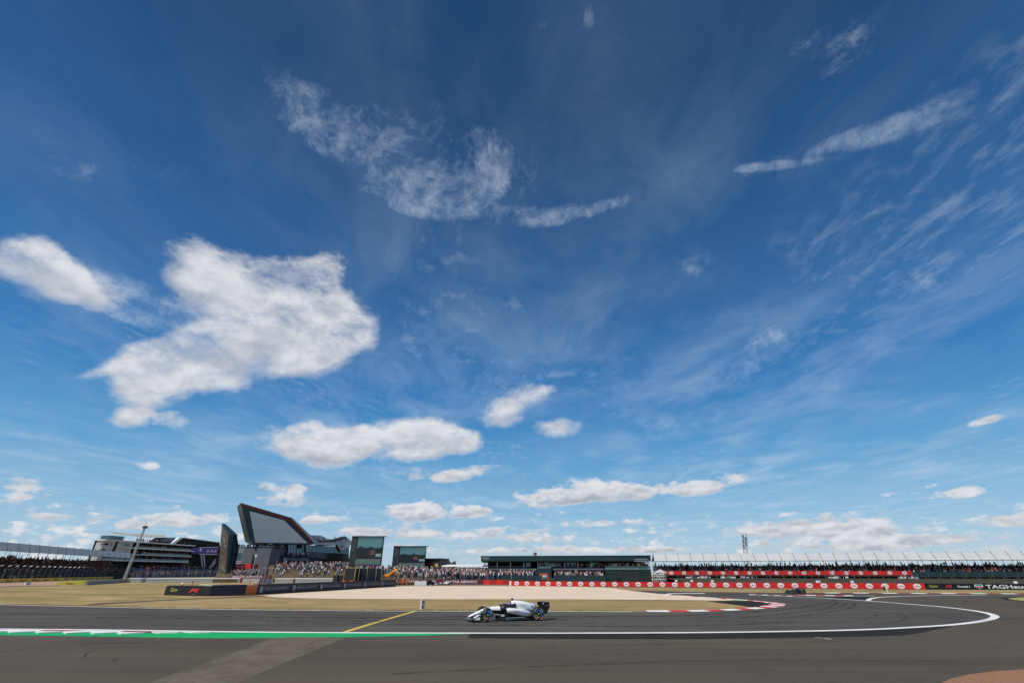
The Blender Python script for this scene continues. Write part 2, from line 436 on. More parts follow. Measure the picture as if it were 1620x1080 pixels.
_txt = {}
def text_mesh(s, m, size=1.0, shear=0.0, bold=0.0, sx=1.0, spacing=1.0):
    key = (s, m.name, size, shear, bold, sx, spacing)
    if key in _txt: return _txt[key]
    cu = bpy.data.curves.new('lettering', 'FONT'); cu.body = s; cu.size = size; cu.shear = shear; cu.offset = bold
    cu.align_x = 'CENTER'; cu.align_y = 'CENTER'; cu.resolution_u = 2; cu.space_character = spacing; cu.extrude = .004
    ob = bpy.data.objects.new('lettering', cu); COL.objects.link(ob)
    bpy.context.view_layer.update()
    me = bpy.data.meshes.new_from_object(ob.evaluated_get(bpy.context.evaluated_depsgraph_get()))
    bpy.data.objects.remove(ob); bpy.data.curves.remove(cu)
    xs = [v.co.x for v in me.vertices]; ys = [v.co.y for v in me.vertices]
    me.transform(Matrix.Translation((-(min(xs) + max(xs)) / 2, -(min(ys) + max(ys)) / 2, 0)))
    if sx != 1.0: me.transform(Matrix.Diagonal((sx, 1, 1, 1)))
    me.materials.clear(); me.materials.append(m)
    _txt[key] = me
    return me
def text_size(me):
    xs = [v.co.x for v in me.vertices]; ys = [v.co.y for v in me.vertices]
    return max(xs) - min(xs), max(ys) - min(ys)
def put_text(name, s, m, F, sc_, z, w, h, parent, t=-.02, shear=0.0, bold=0.0):
    """lettering on wall F, centred at sc_, z, scaled to w x h metres"""
    me = text_mesh(s, m, 1.0, shear, bold)
    tw, th = text_size(me)
    return link(name, me, parent, F.mat(sc_, z, t) @ Matrix.Diagonal((w / tw, h / th, 1, 1)))

# ---------------------------------------------------------------- materials of the ground
def asphalt_mat(name, dark, light, streak, tint):
    m = bpy.data.materials.new(name); m.use_nodes = True
    t = m.node_tree; g = NG(t); b = t.nodes['Principled BSDF']
    P = g.n('ShaderNodeTexCoord').outputs['Object']
    big = g.noise(P, .09, 4, .55)
    st = g.noise(g.v('MULTIPLY', P, (.022, .75, 1)), 1.0, 6, .62, .35)
    st2 = g.noise(g.v('MULTIPLY', P, (.05, 2.6, 1)), 1.0, 4, .6)
    fine = g.noise(P, 38.0, 3, .7)
    mid = g.noise(P, 3.6, 6, .72)
    f = g.m('ADD', g.m('MULTIPLY', st, streak), g.m('MULTIPLY', st2, streak * .5))
    f = g.m('ADD', f, g.m('MULTIPLY', big, .45))
    f = g.m('ADD', f, g.m('MULTIPLY', mid, .25))
    grain = g.noise(P, 9.0, 3, .75)
    f = g.m('ADD', f, g.m('MULTIPLY', fine, .25))
    f = g.m('ADD', f, g.m('MULTIPLY', grain, .45))
    tot = (streak * 1.5 + 1.40) / 2
    f = g.lin(f, tot - .23, tot + .23)
    c = g.mix(f, (*dark, 1), (*light, 1))
    # brownish dust in loose patches
    du = g.smooth(g.noise(g.v('MULTIPLY', P, (.05, .22, 1)), 1.0, 5, .6), .46, .72, 0, .5)
    c = g.mix(du, c, (*tint, 1))
    t.links.new(c, b.inputs['Base Color'])
    g.put(b.inputs['Roughness'], g.lin(fine, .3, .7, .70, .92))
    b.inputs['Specular IOR Level'].default_value = .12
    bp = g.n('ShaderNodeBump'); bp.inputs['Strength'].default_value = .35; bp.inputs['Distance'].default_value = .01
    g.put(bp.inputs['Height'], fine); t.links.new(bp.outputs[0], b.inputs['Normal'])
    return m
M_RUN = asphalt_mat('run_off_asphalt', (.053, .0445, .0325), (.112, .095, .070), .5, (.112, .091, .059))
M_TRK = asphalt_mat('track_asphalt', (.037, .033, .028), (.116, .105, .090), .9, (.100, .088, .071))
M_DARK = mat('fresh_dark_asphalt', (.024, .022, .019), .85, .3, 1.2, bump=.2, spec=.08)

def grass_mat():
    m = bpy.data.materials.new('dry_grass'); m.use_nodes = True
    t = m.node_tree; g = NG(t); b = t.nodes['Principled BSDF']
    P = g.n('ShaderNodeTexCoord').outputs['Object']
    a = g.noise(g.v('MULTIPLY', P, (.05, .16, 1)), 1.0, 7, .62, .4)
    c = g.noise(g.v('MULTIPLY', P, (.25, .9, 1)), 1.0, 6, .65)
    d = g.noise(P, 5.5, 5, .7)
    gr = g.noise(g.v('MULTIPLY', P, (.045, .16, 1)), 1.0, 6, .65, .4)
    k = g.lin(g.m('ADD', g.m('MULTIPLY', a, .55), g.m('ADD', g.m('MULTIPLY', c, .45), g.m('MULTIPLY', d, .4))), .5, .9)
    straw = g.mix(k, (.17, .105, .042, 1), (.56, .40, .20, 1))
    green = g.mix(k, (.095, .090, .022, 1), (.27, .225, .075, 1))
    col = g.mix(g.smooth(gr, .44, .62, 0, .9), straw, green)
    t.links.new(col, b.inputs['Base Color'])
    b.inputs['Roughness'].default_value = .9
    b.inputs['Specular IOR Level'].default_value = .12
    bp = g.n('ShaderNodeBump'); bp.inputs['Strength'].default_value = .8; bp.inputs['Distance'].default_value = .06
    g.put(bp.inputs['Height'], g.m('ADD', c, d)); t.links.new(bp.outputs[0], b.inputs['Normal'])
    return m
M_GRASS = grass_mat()
M_GRAVEL = mat('gravel_stones', (.66, .52, .39), .9, .22, 1.1, bump=.6, spec=.15, stretch=(.22, .9, 1))
M_REDGRAVEL = mat('red_gravel_stones', (.27, .145, .085), .9, .45, 9.0, bump=.8, spec=.15)
M_WHITE = mat('white_track_paint', (.74, .73, .70), .65, .2, 1.3, spec=.2, stretch=(.5, 1.6, 1))
M_RED = mat('red_track_paint', (.56, .035, .04), .65, .25, 1.3, spec=.2)
M_DKRED = mat('dark_red_track_paint', (.22, .018, .022), .55, .2, 2.0)
M_GREEN = mat('green_track_paint', (.0, .36, .10), .65, .22, .8, spec=.15, stretch=(.4, 1.6, 1))
M_YELLOW = mat('yellow_track_paint', (.66, .44, .05), .6, .15, 3.0)
M_TERRA = mat('terracotta_paint', (.42, .22, .16), .8, .12, .8)
M_CONC = mat('pale_concrete_strip', (.20, .17, .13), .9, .15, .7, bump=.2, spec=.08)

# ---------------------------------------------------------------- ground, track, run-off
mb = MB()
mb.face([(-3500, -400, 0), (3500, -400, 0), (3500, 6000, 0), (-3500, 6000, 0)])
G_GROUND = struct('ground', mb, M_GRASS, 'dry straw coloured grass field around the circuit')

L1 = [(-300, 949.2), (0, 956), (140, 959.3), (300, 962.5), (540, 965.7), (700, 966.3), (1000, 967.2), (1080, 967.3), (1140, 966), (1190, 963.5), (1225, 960.5),
      (1240, 957.6), (1243, 956), (1238, 954), (1215, 951.3), (1180, 948.3), (1140, 945.8), (1100, 943), (1065, 940.8), (1056, 939.7)]
L2 = [(1020, 936.3), (1000, 933.8), (985, 932.8), (1040, 934.2), (1100, 935.5), (1200, 936.8), (1300, 937.6), (1450, 938.6), (1620, 939), (2600, 941)]
N1 = [(-300, 991.8), (0, 994.6), (180, 996.3), (345, 998.7), (540, 1000.4), (745, 1001), (900, 1001), (1080, 1000.3), (1200, 999), (1300, 997.3), (1380, 995), (1440, 992),
      (1500, 988.3), (1540, 984), (1565, 979.5), (1574, 975.5), (1570, 972), (1555, 968), (1530, 964), (1490, 959.5), (1440, 955.2), (1376, 950.2), (1300, 945.2), (1231, 942.2), (1185, 940.3)]
def gpath(pxs, z=0.0): return [ground(x, y, 0.0) + Vector((0, 0, z)) for x, y in pxs]
def smooth_path(pts, n=6):
    out = []
    for i in range(len(pts) - 1):
        p0, p1, p2, p3 = pts[max(i - 1, 0)], pts[i], pts[i + 1], pts[min(i + 2, len(pts) - 1)]
        for k in range(n):
            t = k / n
            out.append(.5 * ((2 * p1) + (p2 - p0) * t + (2 * p0 - 5 * p1 + 4 * p2 - p3) * t * t + (-p0 + 3 * p1 - 3 * p2 + p3) * t ** 3))
    return out + [pts[-1]]
def poly(name, pts, z, m, label=None, parent=None):
    b = MB(); b.face([Vector((p.x, p.y, z)) for p in pts])
    return struct(name, b, m, label, parent)
def offset_path(pts, d):
    out = []
    for i, p in enumerate(pts):
        t = (pts[min(i + 1, len(pts) - 1)] - pts[max(i - 1, 0)]); t.z = 0; t.normalize()
        out.append(p + Vector((-t.y, t.x, 0)) * d)
    return out
def strip(pts, d0, d1, z):
    a, c = offset_path(pts, d0), offset_path(pts, d1); b = MB()
    for i in range(len(pts) - 1):
        b.face([a[i] + Vector((0, 0, z)), a[i + 1] + Vector((0, 0, z)), c[i + 1] + Vector((0, 0, z)), c[i] + Vector((0, 0, z))])
    return b

l1 = smooth_path(gpath(L1)); n1 = smooth_path(gpath(N1))
run = l1 + gpath(L2) + [Vector((260, -60, 0)), Vector((-330, -60, 0))]
poly('run_off_area', run, .004, M_RUN, 'grey brown asphalt run-off area around the track')
trk = n1 + [ground(1185, 937.4), ground(1100, 936.3), ground(1040, 935.0), ground(1003, 934.2), ground(1022, 936.4)] + l1[::-1]
poly('track', trk, .008, M_TRK, 'dark grey racing track asphalt')
struct('track_edge_line', strip(n1, -.24, .24, .012), M_WHITE, 'broad white line along the near and outer track edge')
iL = [p for p in l1]
cut = min(range(len(l1)), key=lambda i: (l1[i] - ground(1000, 967.2)).length)
struct('track_edge_line', strip(l1[:cut + 1], -.13, .17, .012), M_WHITE, 'thin white line between the track and the dry grass verge')
br = smooth_path(gpath([(1375, 949.6), (1374, 948.4), (1379, 946.2), (1396, 944.0), (1430, 942.5), (1490, 941.4), (1560, 940.8)]), 4)
struct('track_edge_line', strip(br, -.25, .25, .0124), M_WHITE, 'curling white line at the far run-off corner')
struct('run_off_line', strip(smooth_path(gpath([(1262, 941.6), (1300, 942.3), (1330, 942.5), (1353, 942.4), (1385, 942.2)]), 4), -.25, .25, .0165), M_WHITE, 'short white strip beside the far kerb')
poly('dark_asphalt_patch', gpath([(1240, 941.9), (1290, 943.1), (1372, 942.6), (1376, 945), (1371, 949.0), (1300, 944.6)]), .0122, M_DARK, 'dark asphalt wedge at the far junction')
poly('dark_asphalt_patch', gpath([(1118, 950.5), (1160, 949.9), (1186, 949.7), (1218, 952.7), (1226, 955.6), (1215, 958.5), (1195, 961), (1165, 956.5)]), .006, M_DARK, 'dark asphalt patch inside the red and white hairpin kerb')
poly('dark_asphalt_patch', gpath([(1578, 945.2), (1600, 943.6), (1640, 943.4), (1720, 946), (1700, 952), (1620, 951.6), (1592, 948.5)]), .0122, M_DARK, 'dark asphalt rim around a small grass island')
poly('grass_island', gpath([(1594, 946), (1612, 944.6), (1650, 944.4), (1700, 946.4), (1680, 950.4), (1620, 950.2), (1600, 948)]), .0165, mat('green_grass', (.30, .29, .09), .9, .25, .8, bump=.4, spec=.1), 'small yellow green grass island beyond the run-off')
k0 = min(range(len(n1)), key=lambda i: (n1[i] - ground(745, 1001)).length)
k1 = min(range(len(n1)), key=lambda i: (n1[i] - ground(1500, 988.3)).length)
seg = n1[k0:k1 + 1]
b = MB()
for i in range(len(seg) - 1):
    f = lambda j: -.34 - 2.25 * min(1, (len(seg) - 1 - j) / 14) * min(1, .75 + j / 40)
    a0, a1 = offset_path(seg, -.34), None
    def offp(j):
        t = seg[min(j + 1, len(seg) - 1)] - seg[max(j - 1, 0)]; t.normalize()
        return seg[j] + Vector((-t.y, t.x, 0)) * f(j)
    zz = Vector((0, 0, .008))
    b.face([a0[i] + zz, a0[i + 1] + zz, offp(i + 1) + zz, offp(i) + zz])
struct('dark_asphalt_strip', b, M_DARK, 'dark fresh asphalt strip along the outside of the white line')
_m = M_CONC.node_tree; _g = NG(_m)          # the band is worn: it thins out towards its ragged edges
_n = _g.noise(_g.v('MULTIPLY', _g.n('ShaderNodeTexCoord').outputs['Object'], (.9, .9, 1)), 1.0, 7, .68)
_g.put(_m.nodes['Principled BSDF'].inputs['Alpha'], _g.smooth(_n, .30, .62, .22, .62))
for _k, (_a, _b) in enumerate(((0, 1), (.10, .86), (.26, .70))):
    A_, B_, C_, D_ = [Vector(q) for q in ((218, 1086), (360, 1086), (548, 1007.4), (440, 1006.8))]
    q4 = [A_.lerp(B_, _a), A_.lerp(B_, _b), D_.lerp(C_, _b), D_.lerp(C_, _a)]
    poly('concrete_strip', gpath([(q.x, q.y) for q in q4]), .0082 + .002 * _k, M_CONC, 'worn pale concrete band crossing the run-off diagonally')
poly('gravel_corner', gpath([(1470, 1090), (1505, 1074.5), (1535, 1067.5), (1575, 1062.5), (1630, 1059), (1800, 1052), (1900, 1100)]), .03, M_REDGRAVEL, 'red brown gravel at the corner of the run-off')
struct('timing_line', strip(gpath([(546, 999.2), (600, 982.6), (656, 966.6)]), -.17, .17, .0125), M_YELLOW, 'yellow line painted across the track')
for q in ([(1289, 1007.6), (1300, 1008.6)], [(1303, 1009), (1315, 1010.6)]):
    struct('paint_dash', strip(gpath(q), -.045, .045, .0085), M_WHITE, 'short white paint dash on the run-off')
poly('gravel_trap', gpath([(432, 944.5), (470, 945.9), (540, 947.2), (700, 947.7), (900, 947.9), (1060, 948.7), (1130, 949.7), (1165, 949.7), (1140, 946.9), (1100, 944), (1065, 941.7), (1050, 939.9),
      (1021, 936.9), (1001, 934.3), (985, 932.3), (970, 929.8), (946, 928.3), (850, 926.9), (760, 926.5), (640, 926.8), (622, 928), (560, 932), (520, 934.9), (450, 939), (415, 941.8)]), .03, M_GRAVEL, 'pale pink beige gravel trap')
poly('service_path', gpath([(128, 956.6), (150, 954), (260, 948.2), (330, 945), (405, 942), (436, 942.8), (330, 946.4), (260, 949.6), (152, 956.6)]), .004, M_RUN, 'narrow grey service path through the grass')
poly('service_road', gpath([(600, 926.6), (690, 924.6), (808, 925.6), (1000, 928.6), (1480, 932.6), (1900, 933.6), (1900, 931.4), (1465, 931), (808, 923.6), (690, 922.6), (610, 923)]), .006, mat('worn_service_road', (.085, .083, .068), .85, .2, .6), 'narrow worn road in front of the red barrier')
poly('painted_run_off', gpath([(-160, 925.3), (0, 922), (92, 919.5), (96, 924.4), (0, 926.2), (-160, 929.4)]), .006, M_TERRA, 'terracotta painted run-off in front of the yellow barrier')
struct('run_off_line', strip(gpath([(-160, 930.2), (0, 926.9), (96, 924.6)]), -.6, .6, .008), M_WHITE, 'white line beside the terracotta run-off')
poly('far_track', gpath([(-160, 930.6), (0, 927.2), (96, 924.9), (98, 925.6), (0, 928.6), (-160, 932.4)]), .006, M_TRK, 'thin strip of far track asphalt')
# kerb along the far right side of the back straight
kb = gpath([(1285, 937.7), (1620, 939.2), (1760, 939.8)])

def kerb(pts, d0, d1, name, label, mats, n, z0=.012, h=.05, lens=None):
    """red and white blocks laid along a path, each a wedge of its own"""
    a, c = offset_path(pts, d0), offset_path(pts, d1)
    acc = [0.0]
    for i in range(len(pts) - 1): acc.append(acc[-1] + (pts[i + 1] - pts[i]).length)
    def lerp(arr, s):
        for i in range(len(acc) - 1):
            if s <= acc[i + 1] or i == len(acc) - 2:
                f = (s - acc[i]) / max(acc[i + 1] - acc[i], 1e-6); return arr[i].lerp(arr[i + 1], f)
    mid = pts[len(pts) // 2]
    root = bpy.data.objects.new(name, None); COL.objects.link(root); root.empty_display_size = .3
    root.location = (mid.x, mid.y, 0); root.matrix_world = Matrix.Translation((mid.x, mid.y, 0)); WORLD[root.name] = root.matrix_world.copy()
    root['kind'] = 'structure'; root['label'] = label
    T = acc[-1]
    for q in range(n):
        bb = MB()
        s0, s1 = T * q / n, T * (q + 1) / n - .01
        m_ = max(1, int((s1 - s0) / .8))
        for r in range(m_):
            u0, u1 = s0 + (s1 - s0) * r / m_, s0 + (s1 - s0) * (r + 1) / m_
            i0, i1, o0, o1 = lerp(a, u0), lerp(a, u1), lerp(c, u0), lerp(c, u1)
            up0, up1 = Vector((0, 0, z0 + .004)), Vector((0, 0, z0 + h))
            lo = Vector((0, 0, z0 - .012))
            bb.hexa([i0 + lo, i1 + lo, o1 + lo, o0 + lo, i0 + up0, i1 + up0, o1 + up1, o0 + up1])
        bb.build('kerb_block', mats[q % len(mats)], root)
    return root
tip0 = min(range(len(l1)), key=lambda i: (l1[i] - ground(1030, 967.3)).length)
tip1 = min(range(len(l1)), key=lambda i: (l1[i] - ground(1225, 960.5)).length)
tip2 = min(range(len(l1)), key=lambda i: (l1[i] - ground(1215, 951.3)).length)
kerb(l1[tip0:tip1 + 1], -.02, .95, 'kerb', 'red and white kerb along the near side of the hairpin island', (M_WHITE, M_RED), 8)
kerb(l1[tip1:tip2 + 1], -.02, 1.25, 'kerb', 'wide red and white kerb round the tip of the hairpin island', (M_WHITE, M_RED), 8)
kerb(l1[tip2:], -.02, .95, 'kerb', 'red and white kerb along the far side of the hairpin island', (M_WHITE, M_RED, M_WHITE, M_WHITE), 16)
kerb(smooth_path(gpath([(1062, 940.3), (1056, 939.6), (1062, 938.9), (1085, 938.4), (1115, 938.3)]), 4), -.18, .18, 'kerb', 'white kerb curl at the end of the hairpin island', (M_WHITE,), 4)
kerb(smooth_path(gpath([(1184, 940.0), (1200, 940.5), (1231, 941.8), (1262, 943.2)]), 4), .1, .55, 'kerb', 'short red and white kerb before the black car', (M_WHITE, M_DKRED), 8, h=.03)
kerb(smooth_path(gpath([(1258, 941.0), (1300, 941.9), (1352, 942.0)]), 4), .1, .6, 'kerb', 'low red and white kerb beneath the black car', (M_RED, M_WHITE), 6)
kerb(kb, 0, .8, 'kerb', 'faded red and white kerb in front of the black sponsor barrier', (M_DKRED, M_WHITE), 20)
# near kerb with saw-tooth edge and its green painted apron
e0 = min(range(len(n1)), key=lambda i: (n1[i] - ground(345, 998.7)).length)
e1 = min(range(len(n1)), key=lambda i: (n1[i] - ground(735, 1001)).length)
nk = n1[:e0 + 1]
ap = n1[:e1 + 1]
b = MB()
def noff(pts, j, d):
    t = pts[min(j + 1, len(pts) - 1)] - pts[max(j - 1, 0)]; t.normalize()
    return pts[j] + Vector((-t.y, t.x, 0)) * d
apw = [-3.45 + 0.0 * i for i in range(len(ap))]
for j in range(len(ap)):
    x = 810 + 807 * ap[j].x / ap[j].y
    apw[j] = -.30 - (2.35 * max(0, min(1, (735 - x) / 330)) ** .6)
for j in range(len(ap) - 1):
    zz = Vector((0, 0, .0083))
    b.face([noff(ap, j, -.28) + zz, noff(ap, j + 1, -.28) + zz, noff(ap, j + 1, apw[j + 1]) + zz, noff(ap, j, apw[j]) + zz])
struct('painted_apron', b, M_GREEN, 'bright green painted apron behind the near kerb')
acc = [0.0]
for i in range(len(nk) - 1): acc.append(acc[-1] + (nk[i + 1] - nk[i]).length)
def nk_at(s, d):
    for i in range(len(acc) - 1):
        if s <= acc[i + 1] or i == len(acc) - 2:
            f = (s - acc[i]) / (acc[i + 1] - acc[i]); break
    t = (nk[i + 1] - nk[i]).normalized()
    return nk[i].lerp(nk[i + 1], f) + Vector((-t.y, t.x, 0)) * d
root = thing('saw_tooth_kerb', None, None, nk_at(acc[-1] - 8, -.8)); root['kind'] = 'structure'; root['label'] = 'red and white saw-tooth kerb along the near track edge'
S, per, k = acc[-1], 1.62, 0
s = S
while s > 0.5 and k < 26:
    # one block: thin white front, wedge that rises to a tooth
    red = (k % 3 == 2)
    bb = MB(); z0 = .013
    wd = 1.3 if k > 1 else .75 * (k + 1) / 2
    p = [nk_at(s, -.31), nk_at(max(s - per + .015, 0), -.31), nk_at(max(s - per * .5, 0), -.31 - wd * 1.25), nk_at(s, -.31 - wd * .8), nk_at(max(s - per + .015, 0), -.31 - wd * .8)]
    lo, u0, u1 = Vector((0, 0, .002)), Vector((0, 0, z0)), Vector((0, 0, z0 + .05))
    ring = [p[0], p[1], p[4], p[2], p[3]]
    tops = [u0, u0, u1, u1, u1]
    n_ = 5
    bb.idx([q + lo for q in ring] + [q + t_ for q, t_ in zip(ring, tops)], [(5, 6, 7, 9), (7, 8, 9)] + [(i, (i + 1) % 5, (i + 1) % 5 + 5, i + 5) for i in range(5)])
    bb.build('kerb_block', M_WHITE, root)
    if red:        # the red field painted on the slope of the block, white tooth left bare
        f = .85; up = lambda q, a_: q + Vector((0, 0, z0 + .05 * a_ + .014))
        i0, i1 = nk_at(s + .35, -.36), nk_at(max(s - per - .35, 0), -.36)
        o0, o1 = nk_at(s - .05, -.31 - wd * .8 * f), nk_at(max(s - per + .05, 0), -.31 - wd * .8 * f)
        rb = MB(); rb.hexa([up(i0, -.05), up(i1, -.05), up(o1, f - .05), up(o0, f - .05), up(i0, .02), up(i1, .02), up(o1, f), up(o0, f)])
        rb.build('red_field', mat('kerb_red_paint', (.36, .012, .014), .6, .2, 1.5, spec=.2), root)
    s -= per; k += 1
# tyre marks
def skid_mat():
    m = bpy.data.materials.new('tyre_rubber_mark'); m.use_nodes = True
    t = m.node_tree; g = NG(t); b = t.nodes['Principled BSDF']
    b.inputs['Base Color'].default_value = (.022, .022, .023, 1); b.inputs['Roughness'].default_value = .75
    n = g.noise(g.n('ShaderNodeTexCoord').outputs['Object'], .9, 6, .7)
    g.put(b.inputs['Alpha'], g.smooth(n, .35, .70, .0, .62))
    return m
M_SKID = skid_mat()
SK = [[(1130, 975), (1220, 966.5), (1280, 959), (1312, 953), (1320, 949)], [(1160, 978), (1270, 968), (1325, 960), (1340, 953)], [(1280, 987), (1355, 981), (1384, 975), (1386, 971), (1370, 966)],
      [(1320, 990), (1400, 985.5), (1432, 979), (1430, 974), (1408, 968)], [(1225, 972), (1300, 962), (1322, 956), (1324, 951)], [(1260, 975), (1335, 964), (1352, 957), (1350, 953)], [(1180, 970), (1255, 962), (1290, 956)],
      [(900, 990.5), (1050, 990), (1180, 987), (1260, 983)], [(420, 983), (640, 987), (860, 989)], [(150, 976), (420, 980), (700, 984), (980, 985)], [(132, 1040), (137, 1034), (146, 1029), (152, 1026.5)],
      [(180, 1046), (183, 1043), (188, 1040.5)], [(1500, 985), (1560, 981), (1640, 977.5)], [(0, 1030), (160, 1018), (420, 1012)], [(620, 1066), (900, 1052), (1200, 1044), (1500, 1046)], [(840, 1024), (1100, 1018), (1400, 1013)],
      [(0, 970), (300, 974), (640, 979), (900, 980)], [(700, 974), (960, 975), (1130, 971), (1220, 964)]]
for i, q in enumerate(SK):
    w = .22 if i in (2, 3) else .35
    if i in (7, 8, 9, 16, 17): w = .6
    if i in (13, 14, 15): w = .16
    if i in (10, 11): w = .09
    struct('tyre_mark', strip(smooth_path(gpath(q), 5), -w / 2, w / 2, .0128 + .0004 * i), M_SKID, 'dark rubber tyre mark on the asphalt')

# tufts that roughen the verge and the edge of the gravel
rnd = random.Random(77)
tf = MB()
def tuft(x, y, h, k):
    tf.k = k
    for q in range(3):
        a = rnd.uniform(0, 6.28); dx, dy = math.cos(a) * .05, math.sin(a) * .05
        lx, ly = rnd.uniform(-.08, .08), rnd.uniform(-.08, .08)
        tf.face([(x - dx, y - dy, 0), (x + dx, y + dy, 0), (x + lx, y + ly, h)])
edge = l1[:cut]
for i in range(3500):
    j = rnd.randrange(len(edge) - 1); p = edge[j].lerp(edge[j + 1], rnd.random())
    if abs(p.x) > 75: continue
    t = (edge[j + 1] - edge[j]).normalized(); d = .2 + rnd.random() ** 2 * .9
    p = p + Vector((-t.y, t.x, 0)) * d
    tuft(p.x, p.y, rnd.uniform(.02, .07), rnd.choice((0, 0, 1, 2)))
for i in range(0):
    px, py = rnd.uniform(0, 1110), rnd.uniform(944.5, 966)
    p = ground(px, py)
    if p.y > 62.6 and px > 425: continue
    if py > 957 + px * .0125: continue
    tuft(p.x, p.y, rnd.uniform(.04, .13), rnd.choice((0, 0, 1, 2, 2)))
o = tf.build('grass_tufts', [mat('straw_blade', (.50, .36, .17), .9, .2, 1.0, spec=.1), mat('green_blade', (.16, .16, .045), .9, .2, 1.0, spec=.1), mat('brown_blade', (.26, .165, .075), .9, .2, 1.0, spec=.1)])
tag(o, 'dry grass tufts along the verge', 'grass', None, 'stuff')

# ---------------------------------------------------------------- paint and cloth colours
M_KRED = mat('red_banner', (.60, .022, .016), .45, .10, 1.2)
M_MAROON = mat('maroon_banner', (.13, .012, .028), .5, .12, 1.2)
M_BLACKB = mat('black_banner', (.010, .011, .014), .42, .25, 1.0)
M_NAVYB = mat('navy_banner', (.012, .016, .034), .45, .2, 1.0)
M_ORANGEB = mat('orange_banner', (.62, .135, .012), .5, .1, 1.5)
M_YELB = mat('yellow_banner', (.75, .50, .015), .5, .12, 1.2)
M_YELB2 = mat('bright_yellow_banner', (.80, .62, .03), .5, .05, 1.2)
M_WHT = mat('white_print', (.80, .80, .80), .5, .04, 2.0)
M_SILV = mat('silver_print', (.33, .35, .40), .5, .1, 2.0)
M_REDP = mat('red_print', (.65, .03, .03), .5, .05, 2.0)
M_YELP = mat('yellow_print', (.62, .60, .09), .5, .05, 2.0)
M_DKP = mat('dark_print', (.03, .03, .04), .5, .05, 2.0)
M_CONCW = mat('concrete_wall', (.30, .31, .30), .8, .15, 1.0, bump=.2)
M_STEEL = mat('galvanised_steel', (.42, .44, .46), .4, .12, 3.0, metal=.6)
M_POST = mat('weathered_post_steel', (.12, .125, .13), .5, .15, 3.0, metal=.3)
M_DKSTEEL = mat('dark_steel', (.035, .038, .042), .5, .2, 3.0, metal=.3)
M_WHITEW = mat('white_cladding', (.68, .69, .70), .5, .06, .6)
M_PALE = mat('pale_grey_cladding', (.46, .48, .50), .5, .07, .5)
M_GREYC = mat('grey_cladding', (.10, .11, .13), .5, .08, .5)
M_GREYL = mat('light_grey_cladding', (.19, .195, .215), .5, .08, .5)
M_DGREEN = mat('dark_green_cladding', (.012, .040, .042), .45, .12, .5)
M_DGREEN2 = mat('green_black_cladding', (.014, .026, .028), .55, .15, .5)
M_TEALC = mat('dark_teal_cladding', (.030, .055, .065), .4, .12, .4)
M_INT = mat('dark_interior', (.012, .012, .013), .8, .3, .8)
M_GLASS = mat('tinted_glass', (.05, .12, .14), .08, .2, .3, spec=.8, metal=.35)
M_GLASSB = mat('blue_glass', (.075, .16, .21), .07, .25, .25, spec=.9, metal=.45)
M_SILVER = mat('silver_roof_sheet', (.64, .63, .62), .5, .08, .4)
M_TAN = mat('tan_cladding', (.42, .31, .19), .6, .1, .6)
M_CANVAS = mat('cream_canvas', (.40, .37, .31), .8, .08, .4)
M_ROOFW = mat('white_roof_membrane', (.54, .54, .535), .6, .07, .3)
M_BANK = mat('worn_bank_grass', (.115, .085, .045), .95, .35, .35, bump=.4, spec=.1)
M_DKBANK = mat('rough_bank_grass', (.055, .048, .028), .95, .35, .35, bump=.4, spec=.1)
M_BLUESEAT = mat('blue_seats', (.02, .075, .20), .5, .15, 1.0)
M_PURPLE = mat('purple_banner', (.11, .045, .30), .5, .1, .6)
M_TEALFENCE = mat('dark_teal_hoarding', (.012, .035, .048), .6, .15, .8)

def disc_mesh(name, rx, ry, m, n=20, th=.004):
    b = MB(); b.prism([(rx * math.cos(2 * math.pi * i / n), ry * math.sin(2 * math.pi * i / n), 0) for i in range(n)], (0, 0, th))
    me = b.mesh(name); me.materials.append(m); return me

def wall_root(name, label, cat, F, group=None):
    c = F.P(F.L / 2, 0); return thing(name, label, cat, c, group)

def slab(F, s0, s1, z0, z1, t0=0.0, t1=.6):
    b = MB(); b.fbox(F, s0, s1, t0, t1, z0, z1); return b

# ---------------------------------------------------------------- red oval-logo barriers (each panel carries one logo)
OVAL = disc_mesh('emblem', .62, .44, M_WHT)
def oval_barrier(F, n, h, z0, root, k=1.0, m=M_KRED, depth=.6):
    w = F.L / n
    for i in range(n):
        p = slab(F, i * w, (i + 1) * w - .012, z0, z0 + h, 0, depth).build('panel', m, root)
        link('emblem', OVAL, p, F.mat((i + .52) * w, z0 + h * .52, -.012, k))
        put_text('lettering', 'KitKat', M_REDP, F, (i + .52) * w, z0 + h * .52, .86 * k, .36 * k, p, -.03, bold=.02, shear=.1)
FK = Frame(ground(809, 926), ground(1465, 931.7))
r = wall_root('trackside_barrier', 'long red barrier with white oval logos along the far side of the gravel trap', 'barrier', FK)
oval_barrier(FK, 32, 1.0, 0, r)
put_end = slab(FK, -.5, -.05, 0, 1.05, 0, .6).build('end_post', M_WHT, r)

